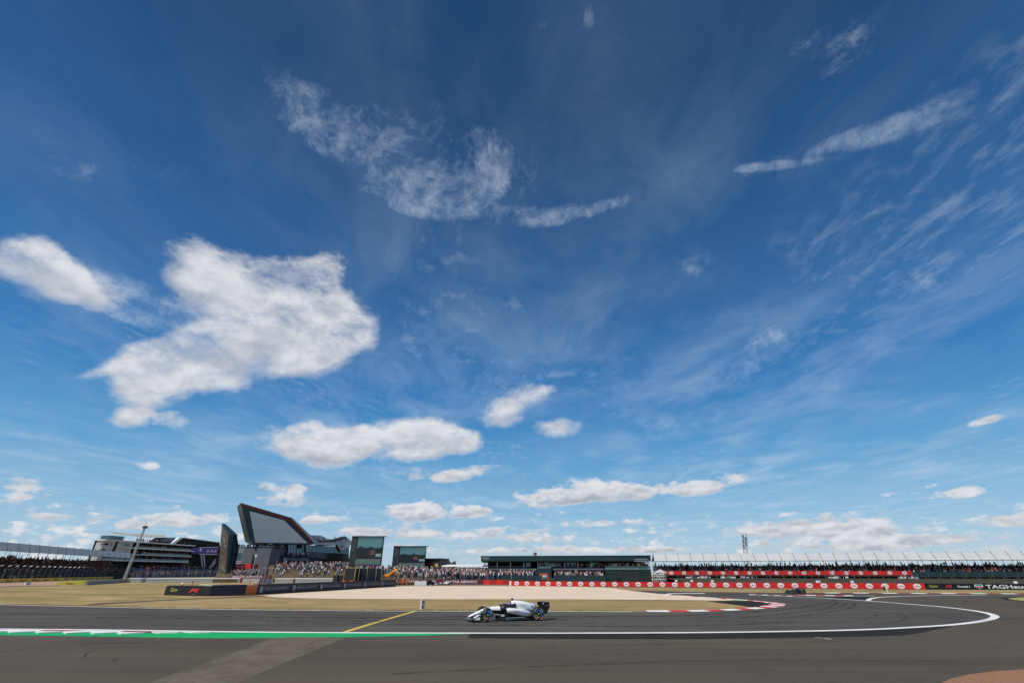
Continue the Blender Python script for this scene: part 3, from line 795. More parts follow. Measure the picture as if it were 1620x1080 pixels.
# maroon and red barrier further left
FQ = Frame(ground(600, 924.0), ground(808, 924.9))
r = wall_root('trackside_barrier', 'maroon barrier with white airline lettering beyond the gravel trap', 'barrier', FQ)
def sq(F, px, py=921): return F.px(px, py)[0]
edges = [600, 636, 690, 764]
for i in range(3):
    s0, s1 = sq(FQ, edges[i]), sq(FQ, edges[i + 1])
    p = slab(FQ, s0, s1 - .02, .12, 1.22).build('panel', M_MAROON, r)
    slab(FQ, s0, s1 - .02, 0, .12, .02, .6).build('footing', M_CONCW, p)
    if i == 2: put_text('lettering', 'QATAR AIRWAYS', M_WHT, FQ, (sq(FQ, 706) + sq(FQ, 755)) / 2, .68, sq(FQ, 755) - sq(FQ, 706), .72, p, bold=.01)
    if i == 1: put_text('lettering', 'QATAR AIRWAYS', M_WHT, FQ, (sq(FQ, 644) + sq(FQ, 690)) / 2, .68, (sq(FQ, 690) - sq(FQ, 644)) * .97, .72, p, bold=.01)
    if i == 0: put_text('lettering', 'AIRWAYS', M_WHT, FQ, (sq(FQ, 606) + sq(FQ, 629)) / 2, .68, sq(FQ, 629) - sq(FQ, 606), .72, p, bold=.01)
FQ2 = Frame(ground(764.5, 924.7), ground(806, 925.3))
r = wall_root('trackside_barrier', 'plain red barrier between the maroon barrier and the red logo barrier', 'barrier', FQ2)
for i in range(4):
    w = FQ2.L / 4
    slab(FQ2, i * w, (i + 1) * w - .02, .1, 1.15).build('panel', M_KRED if i in (0, 2) else mat('deep_red_banner', (.36, .014, .016), .5, .1, 1.0), r)
    slab(FQ2, i * w, (i + 1) * w - .02, 0, .1, .02).build('footing', M_CONCW, r)

# black sponsor barrier on the right
FT = Frame(ground(1465.6, 931.7), ground(1720, 932.6))
r = wall_root('trackside_barrier', 'black barrier with watch maker lettering at the end of the red logo barrier', 'barrier', FT)
w = FT.L / 10
panels = [slab(FT, i * w, (i + 1) * w - .012, 0, 1.02).build('panel', M_BLACKB, r) for i in range(10)]
def f1_logo(F, s, z, w, h, parent, m=M_REDP, t=-.02):
    """slanted red racing mark: a bent double stroke and an upright stroke"""
    b = MB()
    def P(x, y): return F.P(s + (x - .5) * w, z + (y - .5) * h, t)
    b.prism([P(0, 0), P(.16, 0), P(.36, .36), P(.66, .36), P(.74, .62), P(.34, .62), P(.30, .58)], F.n * .01)
    b.prism([P(.12, .30), P(.30, .92), P(.42, 1), P(.80, 1), P(.76, .72), P(.42, .72), P(.30, .58)], F.n * .011)
    b.prism([P(.62, 0), P(.80, 0), P(1, 1), P(.84, 1)], F.n * .012)
    return b.build('emblem', m, parent)
put_text('lettering', 'Clayton', M_YELP, FT, sq(FT, 1477, 928), .5, 1.5, .55, panels[0], shear=.45)
f1_logo(FT, sq(FT, 1500.5, 928), .5, 1.35, .5, panels[1])
put_text('lettering', 'Formula 1', M_WHT, FT, sq(FT, 1525, 928), .5, 2.2, .36, panels[2], shear=.2, bold=.02)
sh = MB(); s_ = sq(FT, 1549, 928)
sh.prism([FT.P(s_ + x, z, -.02) for x, z in ((-.75, .86), (.75, .86), (.7, .45), (0, .1), (-.7, .45))], FT.n * .012)
so = sh.build('emblem', M_WHT, panels[3])
for (za, zb, m_) in ((.60, .80, mat('green_print', (.02, .30, .22), .5, 0)), (.22, .5, M_REDP)):
    sh = MB(); wa = .62
    sh.prism([FT.P(s_ + x, z, -.035) for x, z in ((-wa, zb), (wa, zb), (wa * (.95 if za > .5 else .25), za), (-wa * (.95 if za > .5 else .25), za))], FT.n * .01)
    sh.build('emblem', m_, panels[3])
put_text('lettering', 'TAGHeuer', M_WHT, FT, sq(FT, 1596, 928), .5, sq(FT, 1633, 928) - sq(FT, 1560, 928), .66, panels[5], bold=.02)

# upper red banner on the right grandstand is hung later; near-left barriers
def pxframe(a, b_): return Frame(ground(*a), ground(*b_))
FB1, FB2, FO, FE = pxframe((262, 941.2), (331, 942.6)), pxframe((331, 942.6), (387, 941.6)), pxframe((387.2, 941.55), (405, 940.3)), pxframe((405.2, 940.3), (626, 927.2))
HB = 1.28
r = wall_root('trackside_barrier', 'black barrier with yellow script and red racing logo on the grass', 'barrier', FB1)
n_ = 3
for i in range(n_):
    w = FB1.L / n_
    p = slab(FB1, i * w, (i + 1) * w - .012, 0, HB * (.97 if i < 2 else .93), 0, 1.0).build('panel', M_BLACKB, r)
    if i == 0: put_text('lettering', 'Clayton', M_YELP, FB1, w * .48, HB * .52, 1.35, .62, p, shear=.45, bold=-.004)
    if i == 1: f1_logo(FB1, sq(FB1, 306, 935), HB * .5, 2.0, .48, p); put_text('lettering', 'Formula 1', M_SILV, FB1, sq(FB1, 307, 935), HB * .16, .5, .1, p, -.03)
slab(FB1, -.5, -.02, 0, 1.18, .1, 1.0).build('end_cap', M_BLACKB, r)
r = wall_root('trackside_barrier', 'plain dark navy barrier between the racing logo barrier and the orange panel', 'barrier', FB2)
for i in range(2):
    w = FB2.L / 2
    slab(FB2, i * w, (i + 1) * w - .012, 0, HB * 1.06, 0, 1.0).build('panel', M_NAVYB, r)
r = wall_root('trackside_barrier', 'orange barrier panel marking the marshal gap', 'barrier', FO)
slab(FO, 0, FO.L - .02, 0, HB * .94, 0, .5).build('panel', M_ORANGEB, r)
slab(FO, 0, FO.L - .02, HB * .94, HB, 0, .5).build('top_strip', M_CONCW, r)
r = wall_root('trackside_barrier', 'long dark navy cruise line barrier running behind the gravel trap', 'barrier', FE)
n_ = 6; w = FE.L / n_
RINGD = disc_mesh('emblem', .36, .44, M_SILV)
for i in range(n_):
    p = slab(FE, i * w, (i + 1) * w - .02, 0, HB * 1.06, 0, .9).build('panel', M_NAVYB, r)
    link('emblem', RINGD, p, FE.mat(i * w + .85, HB * .52, -.012))
    put_text('lettering', 'EXPLORA JOURNEYS', M_SILV, FE, i * w + w * .56, HB * .52, w * .72, .58, p, -.02)

# yellow barrier far left, its bright board, concrete walls
FY = Frame(ground(-120, 926), ground(178, 915.2))
r = wall_root('trackside_barrier', 'long yellow barrier with dark red tyre lettering below the left grandstand', 'barrier', FY)
n_ = 16; w = FY.L / n_
for i in range(n_):
    p = slab(FY, i * w, (i + 1) * w - .03, 0, 1.1).build('panel', M_YELB, r)
    put_text('lettering', 'PIRELLI', mat('rust_red_print', (.30, .04, .012), .5, .05), FY, (i + .5) * w, .55, w * .55, .62, p, shear=.2, bold=.03)
FYB = Frame(ground(91, 925), ground(139.5, 923.4))
r = wall_root('advertising_board', 'bright yellow angled board with red lettering on the grass', 'board', FYB)
bb = MB(); L = FYB.L
bb.hexa([FYB.P(0, 0, 0), FYB.P(L, 0, 0), FYB.P(L, 0, .1), FYB.P(0, 0, .1), FYB.P(0, .46, .55), FYB.P(L, .86, .95), FYB.P(L, .86, 1.05), FYB.P(0, .46, .65)])
p = bb.build('board', M_YELB2, r)
put_text('lettering', 'PIRELLI', M_ORANGEB, FYB, L * .42, .33, L * .30, .34, r, .26, shear=.3, bold=.03)
for s_ in (.15, .5, .85): slab(FYB, L * s_ - .05, L * s_ + .05, 0, .45, .5, .9).build('prop', M_DKSTEEL, r)
FD = Frame(ground(39, 925.3), ground(48, 925.1))
r = wall_root('distance_board', 'small white board with dark lettering beside the terracotta run-off', 'board', FD)
bb = MB(); L = FD.L
bb.hexa([FD.P(0, .05, 0), FD.P(L, .05, 0), FD.P(L, .05, .3), FD.P(0, .05, .3), FD.P(.1, .68, .1), FD.P(L, .68, .1), FD.P(L, .68, .3), FD.P(.1, .68, .3)])
bb.build('board', M_WHT, r)
for q in (.25, .45, .62): slab(FD, L * q, L * (q + .12), .28, .46, -.03, .04).build('mark', M_DKP, r)
for q in (.15, .75): slab(FD, L * q, L * (q + .06), 0, .06, .05, .25).build('foot', M_DKSTEEL, r)

def conc_wall(F, n, h, label, cap=True, m=M_CONCW):
    r = wall_root('concrete_wall', label, 'wall', F)
    w = F.L / n
    for i in range(n):
        slab(F, i * w, (i + 1) * w - .05, 0, h, 0, .5).build('panel', m, r)
    if cap: slab(F, 0, F.L, h + .003, h + .22, -.06, .5).build('coping', M_WHT, r)
    return r
FC1 = Frame(ground(138, 925), ground(202, 920.8)); FC2 = Frame(ground(202.5, 920.8), ground(382, 921.0)); FC3 = Frame(ground(383, 921.2), ground(414, 921.5)); FC4 = Frame(ground(434, 922.0), ground(530, 922.2))
conc_wall(FC1, 8, 1.05, 'grey barrier wall curving away beside the bright yellow board', False)
conc_wall(FC2, 18, 1.1, 'grey panelled wall with white coping in front of the balconied building', True)
conc_wall(FC3, 4, 1.2, 'pale concrete wall between the white coped wall and the dark slab pillar', False)
conc_wall(FC4, 8, 1.15, 'pale grey wall with white top below the spectator bank', True)
FQ3 = Frame(FC3.P(-8, 0, 1.2), FC3.P(FC3.L + 2, 0, 1.2))
r = wall_root('trackside_barrier', 'low maroon banner with white lettering above the pale concrete wall', 'banner', FQ3)
p = slab(FQ3, 0, FQ3.L, 0, 2.0, 0, .3).build('panel', M_MAROON, r)
put_text('lettering', 'QATAR AIRWAYS', M_WHT, FQ3, FQ3.L * .45, 1.65, FQ3.L * .72, .55, p)

# ---------------------------------------------------------------- people in crowds
SKIN = mat('skin', (.42, .24, .17), .6, .1, 2)
CROWD_M = [SKIN, mat('cloth_white', (.72, .72, .72), .8, .05), mat('cloth_red', (.42, .03, .025), .8, .1), mat('cloth_navy', (.02, .03, .075), .8, .1), mat('cloth_black', (.012, .012, .014), .8, .1),
           mat('cloth_orange', (.62, .17, .03), .8, .1), mat('cloth_grey', (.22, .22, .23), .8, .1), mat('cloth_denim', (.07, .11, .20), .8, .1), mat('cloth_khaki', (.26, .20, .12), .8, .1),
           mat('cloth_teal', (.03, .26, .30), .8, .1), mat('cloth_pink', (.50, .26, .28), .8, .1), mat('hair_dark', (.03, .02, .015), .7, .1)]
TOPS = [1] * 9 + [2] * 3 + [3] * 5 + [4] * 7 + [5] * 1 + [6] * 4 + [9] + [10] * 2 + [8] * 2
TOPS_DARK = [4] * 10 + [3] * 6 + [2] * 6 + [6] * 4 + [5] * 2 + [1] * 2 + [11] * 5  # darker mix for covered stands: their shade put into the cloth colours
def ppl(b, pos, h, seated, rnd, tops):
    pos = Vector(pos); a = rnd.uniform(0, 6.28); ca, sa = math.cos(a), math.sin(a)
    k = h / 1.75
    def ring(z, rx, ry, dx=0): return [pos + Vector((ca * x - sa * y + dx, sa * x + ca * y, z)) for x, y in ((rx, ry), (-rx, ry), (-rx, -ry), (rx, -ry))]
    top = rnd.choice(tops)
    if seated: base = [(.0, .20, .22), (.18, .2, .24)]; off = -.42 * k
    else: base = [(.0, .11, .1), (.5, .13, .12), (.9 * k, .17, .12)]; off = 0
    b.k = rnd.choice([3, 4, 7, 7, 8, 6]); b.loft([ring(z, x, y) for z, x, y in base])
    z0 = .18 if seated else .9 * k
    b.k = top; b.loft([ring(z0, .17, .12), ring(z0 + .36 * k, .22, .13), ring(z0 + .55 * k, .20, .10), ring(z0 + .60 * k, .07, .06)])
    hz = z0 + .74 * k
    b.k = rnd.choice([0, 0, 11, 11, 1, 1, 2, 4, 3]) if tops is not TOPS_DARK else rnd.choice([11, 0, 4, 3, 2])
    b.loft([ring(hz, .105, .115), ring(hz + .08, .085, .095), ring(hz + .115, .04, .04)])
    b.k = 0; b.loft([ring(hz - .14, .055, .06), ring(hz - .10, .085, .09), ring(hz - .001, .105, .115)])
    if rnd.random() < .35:     # an arm held up or out
        b.k = 0; sh = pos + Vector((ca * .2, sa * .2, z0 + .5 * k)); b.bar(sh, sh + Vector((ca * .25, sa * .25, rnd.uniform(-.1, .35))), .045, 4)
def crowd(label, spots, seed, tops=TOPS, seated=.5):
    b = MB(); rnd = random.Random(seed)
    for p in spots: ppl(b, p, rnd.uniform(1.58, 1.86), rnd.random() < seated, rnd, tops)
    o = b.build('crowd', CROWD_M)
    return tag(o, label, 'crowd', None, 'stuff')

# ---------------------------------------------------------------- grandstands
def grandstand(F, n, label, zf, zt, seat_z0, seat_z1, seat_t, roof_m, front_m, base_z, lean=1.6, seat_m=M_DKSTEEL, tdrop=1.4):
    r = wall_root('grandstand', label, 'grandstand', F)
    w = F.L / n
    for i in range(n):
        b = MB(); s0, s1 = i * w + .05, (i + 1) * w - .05
        b.hexa([F.P(s0, zf, 0), F.P(s1, zf, 0), F.P(s1, zf - .02, .12), F.P(s0, zf - .02, .12), F.P(s0, zt, lean), F.P(s1, zt, lean), F.P(s1, zt - .1, lean + .12), F.P(s0, zt - .1, lean + .12)])
        b.build('roof_panel', roof_m, r)
        b = MB()
        b.hexa([F.P(s0, zt - .25, lean + .12), F.P(s1, zt - .25, lean + .12), F.P(s1, zt - tdrop, seat_t + 2), F.P(s0, zt - tdrop, seat_t + 2), F.P(s0, zt - .1, lean + .12), F.P(s1, zt - .1, lean + .12), F.P(s1, zt - tdrop + .12, seat_t + 2), F.P(s0, zt - tdrop + .12, seat_t + 2)])
        b.build('roof_sheet', roof_m, r)
    for i in range(n + 1):
        b = MB(); s = i * w
        b.bar(F.P(s, zf - .15, -.1), F.P(s, zt + .35, lean + .2), .07)
        b.bar(F.P(s, zt - .2, lean), F.P(s, zt - tdrop - .1, seat_t + 2), .10)
        b.build('roof_beam', M_DKSTEEL, r)
        b = MB(); b.bar(F.P(s, base_z - 1.2, .3), F.P(s, zf, .1), .06); b.build('post', M_POST, r)
        b = MB(); b.bar(F.P(s, base_z - 1.2, seat_t + 1.6), F.P(s, zt - tdrop, seat_t + 1.6), .07); b.build('post', M_POST, r)
    b = MB(); b.bar(F.P(0, zf - .12, -.05), F.P(F.L, zf - .12, -.05), .09); b.build('eaves_beam', M_DKSTEEL, r)
    for e in (0, F.L):     # gable ends
        b = MB(); d = .06 if e else -.06
        b.prism([F.P(e + d, zf, 0), F.P(e + d, zt, lean), F.P(e + d, zt - tdrop, seat_t + 2), F.P(e + d, zf - .05, seat_t + 2)], F.u * .04)
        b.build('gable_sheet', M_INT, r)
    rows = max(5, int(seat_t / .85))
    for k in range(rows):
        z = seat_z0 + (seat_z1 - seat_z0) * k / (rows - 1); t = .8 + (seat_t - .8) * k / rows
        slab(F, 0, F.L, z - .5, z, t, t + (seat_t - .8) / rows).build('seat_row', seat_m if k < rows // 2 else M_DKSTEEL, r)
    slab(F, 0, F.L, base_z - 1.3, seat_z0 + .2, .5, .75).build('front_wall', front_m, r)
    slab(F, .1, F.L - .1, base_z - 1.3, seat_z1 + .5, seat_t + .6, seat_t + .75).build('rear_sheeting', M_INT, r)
    return r, rows
def seat_spots(F, rows, seat_z0, seat_z1, seat_t, fill, step, seed, s0=0, s1=None):
    rnd = random.Random(seed); out = []
    for k in range(rows):
        z = seat_z0 + (seat_z1 - seat_z0) * k / (rows - 1); t = .8 + (seat_t - .8) * (k + .5) / rows
        s = s0 + .4
        while s < (s1 or F.L) - .3:
            if rnd.random() < fill: out.append(F.P(s + rnd.uniform(-.1, .1), z, t))
            s += step
    return out

FR = Frame(col_at(1037.5, 182), col_at(1712, 158))
nR = 30
gr, rows = grandstand(FR, nR, 'long grandstand with sloping white roof panels above the red banner', 6.55, 8.75, 2.7, 4.5, 9.0, M_ROOFW, M_INT, 1.0, 1.3, M_BLUESEAT, 2.0)
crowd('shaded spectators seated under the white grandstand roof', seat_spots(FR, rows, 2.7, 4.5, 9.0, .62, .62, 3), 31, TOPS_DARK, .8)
FRB = Frame(FR.pt(1051.5, 906) * 1.0, FR.pt(1441, 906))
FRB = Frame(FR.P(FR.px(1051.5, 906)[0], 0, -.5), FR.P(FR.px(1441, 906)[0], 0, -.5))
r = wall_root('grandstand_banner', 'red banner with white oval logos hung along the grandstand front', 'banner', FRB)
oval_barrier(FRB, 18, 1.22, 2.12, r, 1.12, depth=.1)
for i in range(19): slab(FRB, i * FRB.L / 18 - .04, i * FRB.L / 18 + .04, 0.8, 2.3, .12, .2).build('bracket', M_STEEL, r)
FRG = Frame(FR.P(FR.px(1442, 906)[0], 0, -.5), FR.P(FR.L, 0, -.5))
r = wall_root('grandstand_banner', 'dark green cloth screen along the grandstand front', 'banner', FRG)
n_ = 13; w = FRG.L / n_
for i in range(n_):
    slab(FRG, i * w, (i + 1) * w - .05, 1.75, 3.1, 0, .08).build('panel', M_DGREEN, r)
    slab(FRG, i * w - .04, i * w + .04, .8, 3.15, .1, .18).build('post', M_STEEL, r)
# clutter seen below the banner: white scaffold frames and boards
rnd = random.Random(8)
for a, bq, lb in ((1085, 1122, 'wide stack of white scaffold frames under the red banner next to the pavilion end'), (1140, 1165, 'white scaffold frames under the red banner just before the telecom mast'), (1172, 1196, 'white scaffold frames under the red banner directly below the telecom mast'), (1310, 1342, 'white scaffold frames under the middle of the red banner, above the black car'), (1420, 1450, 'white scaffold frames under the end of the red banner by the green screen')):
    s0, s1 = FR.px(a, 911)[0], FR.px(bq, 911)[0]
    b = MB()
    s = s0
    while s < s1:
        b.bar(FR.P(s, .9, -.2), FR.P(s + rnd.uniform(-.3, .3), rnd.uniform(1.6, 2.3), -.25), .06)
        if rnd.random() < .6: b.fbox(FR, s, s + rnd.uniform(.3, .9), -.3, -.2, rnd.uniform(.9, 1.3), rnd.uniform(1.4, 1.9))
        s += rnd.uniform(.35, .8)
    b.bar(FR.P(s0, 2.0, -.25), FR.P(s1, 2.0, -.25), .05)
    tag(b.build('scaffold_stack', M_WHITEW), lb, 'scaffold', 'white scaffold stacks below the grandstand banner')
# grass bank behind the red barrier
bk = MB()
q0 = [FK.P(-2, .0, .7), FK.P(FK.L + 70, .0, .7)]; q1 = [FK.P(40, .95, 6), FK.P(FK.L + 70, .95, 6)]; q2 = [FR.P(-4, 1.15, .45), FR.P(FR.L, 1.15, .45)]
bk.face([FK.P(34, .0, .75), FK.P(FK.L, .0, .75), FK.P(FK.L, .95, 4), FK.P(40, .95, 4)])
bk.face([FK.P(FK.L, .0, .75), FT.P(FT.L + 40, .0, .75), FT.P(FT.L + 40, .95, 4), FK.P(FK.L, .95, 4)])
bk.face([FK.P(40, .95, 4), FK.P(FK.L, .95, 4), FT.P(FT.L + 40, .95, 4), FR.P(FR.L, 1.15, .45), FR.P(3, 1.15, .45)])
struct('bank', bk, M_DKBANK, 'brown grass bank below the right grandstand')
for px in (1094.5, 1127, 1293, 1348, 1296, 1606, 1070):
    s_, z_ = FK.px(px, 919, 4.2)
    b = MB(); b.fbox(FK, s_ - .25, s_ + .25, 4.1, 4.4, .95, 1.38); b.fbox(FK, s_ - .2, s_ + .2, 4.02, 4.1, 1.0, 1.33)
    tag(b.build('speaker_box', M_WHT), 'small white box on the grass bank behind the red barrier', 'box', 'white boxes along the grass bank')
# debris fence on the bank
def debris_fence(F, s0, s1, n, z0, h, label, t=0.0, lean=-.6, m=M_STEEL, net=None, wires=5):
    r = thing('debris_fence', label, 'fence', F.P((s0 + s1) / 2, 0, t))
    for i in range(n + 1):
        s = s0 + (s1 - s0) * i / n
        b = MB(); b.tube([F.P(s, z0, t), F.P(s, z0 + h * .75, t), F.P(s, z0 + h * .93, t + lean * .35), F.P(s, z0 + h, t + lean)], .035, 5); b.build('post', m, r)
    for k in range(wires):
        z = z0 + h * .72 * (k + 1) / wires
        b = MB(); b.bar(F.P(s0, z, t), F.P(s1, z, t), .012, 3); b.build('cable', m, r)
    if net: slab(F, s0, s1, z0 + .2, z0 + h * .75, t + .05, t + .06).build('netting', net, r)
    return r
debris_fence(FK, 40, FK.L, 18, .3, 3.4, 'thin steel debris fence above the long red logo barrier', 1.6, -.8, M_POST)
debris_fence(FT, 0, FT.L, 12, .3, 3.4, 'thin steel debris fence above the black watch maker barrier', 1.6, -.8, M_POST)

FL = Frame(col_at(-95, 152), col_at(199, 272))
nL = 20
gl, rowsL = grandstand(FL, nL, 'grandstand with silver upright roof panels beside the balconied building', 9.75, 12.35, 3.0, 7.3, 11.0, M_SILVER, M_INT, 1.2, .9, M_DKSTEEL, 1.6)
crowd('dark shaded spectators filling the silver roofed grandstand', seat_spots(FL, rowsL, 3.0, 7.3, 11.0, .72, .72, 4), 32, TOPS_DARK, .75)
debris_fence(FY, 0, FY.L, 30, .4, 4.6, 'steel debris fence behind the yellow barrier', 1.2, -1.0)
spots = [FY.P(rnd.uniform(0, FY.L * .97), .2, rnd.uniform(6, 12)) for i in range(260)]
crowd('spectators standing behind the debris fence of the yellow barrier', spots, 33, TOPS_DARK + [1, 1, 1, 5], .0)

# ---------------------------------------------------------------- green pavilion in the middle
FP = Frame(col_at(762.5, 153), col_at(1030, 147))
r = wall_root('hospitality_pavilion', 'long dark green flat-roofed pavilion with open viewing decks behind the red barrier', 'building', FP)
def sz(F, px, py, t=0.0): return F.px(px, py, t)
LP = FP.L
z_ft, z_fb = sz(FP, 890, 879.3)[1], sz(FP, 890, 887.2)[1]
roof = slab(FP, -.2, LP + .2, z_fb + .002, z_ft, -1.2, 12).build('roof_fascia', M_DGREEN, r)
slab(FP, -.3, LP + .3, z_ft + .003, z_ft + .12, -1.3, 12.1).build('roof_edge', M_DKSTEEL, roof)
# silver oval sign with a scribble of script, dashes of small print at the other end
FPs = Frame(FP.P(0, 0, -1.2), FP.P(LP, 0, -1.2))
so = sz(FPs, 769, 882.6)
ov = link('oval_sign', disc_mesh('oval_sign', 1.05, .52, M_SILV), roof, FPs.mat(so[0], so[1], -.03))
link('oval_face', disc_mesh('oval_face', .92, .42, M_DGREEN), ov, FPs.mat(so[0], so[1], -.045))
b = MB(); b.tube([FPs.P(so[0] + x, so[1] + z, -.07) for x, z in ((-.7, .15), (-.55, -.1), (-.35, .2), (-.3, -.25), (-.1, .1), (.0, -.12), (.15, .1), (.25, -.12), (.45, .2), (.5, -.1), (.7, .0))], .07, 4)
b.build('script_mark', M_WHT, ov)
rnd = random.Random(4)
for rowz in (884.3, 887.0):
    px = 1005.0 if rowz < 886 else 1003.5
    while px < 1025:
        wpx = rnd.uniform(1.2, 4)
        a, bq = sz(FPs, px, rowz), sz(FPs, px + wpx, rowz)
        slab(FPs, a[0], bq[0], a[1] - .12, a[1] + .12, -.03, .02).build('sign_stroke', M_SILV, roof); px += wpx + rnd.uniform(.6, 1.2)
zd = sz(FP, 890, 900.5)[1]        # deck level
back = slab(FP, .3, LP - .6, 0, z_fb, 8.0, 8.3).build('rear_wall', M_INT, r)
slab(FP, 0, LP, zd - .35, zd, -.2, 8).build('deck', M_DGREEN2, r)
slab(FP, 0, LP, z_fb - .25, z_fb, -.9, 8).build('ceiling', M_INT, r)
# columns
for px in (766.5, 786.5, 807.5, 828.5, 851, 893, 914, 936, 1016, 1027):
    s_ = sz(FP, px, 893)[0]
    slab(FP, s_ - .11, s_ + .11, 0 if px < 770 else zd, z_fb, .2, .42).build('column', M_WHITEW if px < 770 or px > 1020 else M_STEEL, r)
# upper glazing
for a, bq, m_ in ((771, 785, M_INT), (787.5, 806.5, M_INT), (808.5, 827.5, M_INT), (829.5, 838, M_GLASS), (852, 871, M_GLASS), (872.5, 886, M_GLASS), (894, 911, M_GLASS), (936.5, 948, M_GLASS)):
    s0, s1 = sz(FP, a, 893)[0], sz(FP, bq, 893)[0]
    wdw = slab(FP, s0, s1, zd + .9, z_fb - .3, 3.0, 3.1).build('window', m_, r)
    slab(FP, s0 - .06, s1 + .06, zd + .8, zd + .9, 2.95, 3.12).build('sill', M_STEEL, wdw)
for a, bq in ((771, 850), (875, 955)):
    s0, s1 = sz(FP, a, 900)[0], sz(FP, bq, 900)[0]
    slab(FP, s0, s1, zd, zd + .42, -.15, -.05).build('parapet', M_GREYL, r)
s0, s1 = sz(FP, 957, 900)[0], LP
nb = 8
for i in range(nb):
    a = s0 + (s1 - s0) * i / nb
    slab(FP, a, a + (s1 - s0) / nb - .05, zd, zd + .95, -.3, -.27).build('glass_balustrade', mat('balustrade_glass', (.16, .30, .30), .1, .1, .5, alpha=.55, spec=.8), r)
    slab(FP, a, a + (s1 - s0) / nb - .03, 0, zd - .36, -.25, .1).build('wall_panel', M_DGREEN2, r)
# doorway and hatch in the right wall
for a, bq, y0, y1 in ((976, 984, 913, 921),):
    a_, b_ = sz(FP, a, 916, -.3), sz(FP, bq, 921, -.3)
    slab(FP, a_[0], b_[0], 0.2, a_[1] + .3, -.29, -.252).build('door', M_INT, r)
# entrance block with an orange arch mark
s0, s1 = sz(FP, 850, 910)[0], sz(FP, 873, 910)[0]
blk = slab(FP, s0, s1, 0, sz(FP, 860, 898)[1], -2.2, 3).build('entrance_block', M_TEALFENCE, r)
FPe = Frame(FP.P(0, 0, -2.2), FP.P(LP, 0, -2.2))
b = MB()
def ep(px, py): return FPe.pt(px, py, -.03)
b.prism([ep(851.8, 915), ep(854, 906.1), ep(866.2, 906.2), ep(869, 915), ep(867, 915), ep(864.9, 908.2), ep(856, 908.1), ep(854, 915)], FPe.n * .02)
b.build('arch_mark', mat('orange_print', (.66, .10, .02), .5, .05), blk)
for y0, y1, a, bq in ((909.2, 911.2, 857.8, 864.6), (912, 914.2, 857.5, 864.8)):
    A, B_ = sz(FPe, a, y1), sz(FPe, bq, y0)
    slab(FPe, A[0], B_[0], A[1], B_[1], -.03, -.001).build('sign_stroke', M_SILV if y0 > 911 else M_WHT, blk)
a_, b_ = sz(FPe, 851, 900), sz(FPe, 872, 896)
slab(FPe, a_[0], b_[0], a_[1], b_[1], .1, .13).build('glass_balustrade', MATS['balustrade_glass'], blk)
# ground-level hoarding in front of the lower terrace
FH0 = Frame(col_at(716, 149), col_at(958, 143))
r = wall_root('hoarding', 'dark teal hoarding below the pavilion terrace', 'fence', FH0)
n_ = 24; w = FH0.L / n_
for i in range(n_):
    if 850 < 810 + 807 * FH0.P((i + .5) * w, 0).x / FH0.P((i + .5) * w, 0).y < 874: continue
    slab(FH0, i * w, (i + 1) * w - .04, 0, 2.15, 0, .12).build('panel', M_TEALFENCE, r)
rnd = random.Random(21)
sp = []
for k in range(330):      # lower terrace crowd
    px = rnd.uniform(716, 955)
    if 848 < px < 876: continue
    Y = rnd.uniform(146.5, 151.0)
    sp.append(Vector((col_at(px, Y).x, Y, 1.05 + (Y - 146) * .18)))
crowd('spectators standing on the terrace below the green pavilion', sp, 41, TOPS, .0)
tb = MB()
tb.hexa([col_at(700, 146) + Vector((0, 0, 0)), col_at(958, 145.6), col_at(958, 152), col_at(700, 154), col_at(700, 146) + Vector((0, 0, 1.0)), col_at(958, 145.6) + Vector((0, 0, 1.0)), col_at(958, 152) + Vector((0, 0, 2.1)), col_at(700, 154) + Vector((0, 0, 2.1))])
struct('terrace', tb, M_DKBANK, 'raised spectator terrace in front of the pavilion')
sp = [FP.P(sz(FP, rnd.uniform(957, 1027), 897)[0], zd, rnd.uniform(.1, 1.6)) for k in range(60)] + [FP.P(sz(FP, rnd.uniform(850, 956), 897)[0], zd, rnd.uniform(.2, 2.2)) for k in range(50)]
crowd('guests on the upper deck of the green pavilion', sp, 42, TOPS, .0)
# white tents and scaffolding seen between pavilion and grandstand
FS = Frame(col_at(1030, 168), col_at(1053, 166))
r = wall_root('marquee', 'small white tent between the pavilion and the grandstand', 'tent', FS)
b = MB(); ap_ = FS.P(FS.L * .55, 3.9, 3)
c4 = [FS.P(.3, 2.8, 0), FS.P(FS.L, 2.8, 0), FS.P(FS.L, 2.8, 6), FS.P(.3, 2.8, 6)]
for i in range(4): b.face([c4[i], c4[(i + 1) % 4], ap_])
b.build('canopy', M_PALE, r)
slab(FS, .3, FS.L, .0, 2.78, .2, .3).build('wall', M_GREYL, r)
for e in (.3, FS.L): slab(FS, e - .06, e + .06, 0, 2.8, -.05, .06).build('pole', M_STEEL, r)
r = wall_root('scaffold_platform', 'white scaffold platform beside the pavilion end wall', 'scaffold', FS)
for i in range(8): slab(FS, i * FS.L / 8, i * FS.L / 8 + .07, 0, 2.6, -1.6, -1.5).build('post', M_WHITEW, r)
for z_ in (.9, 1.7, 2.4): slab(FS, 0, FS.L, z_, z_ + .12, -1.62, -1.3).build('rail', M_WHITEW, r)
rnd = random.Random(22)
crowd('people on the white scaffold platform', [FS.P(rnd.uniform(.2, FS.L), 1.2, rnd.uniform(-1.4, -.6)) for i in range(16)], 43, [1, 1, 1, 6, 8], 0)

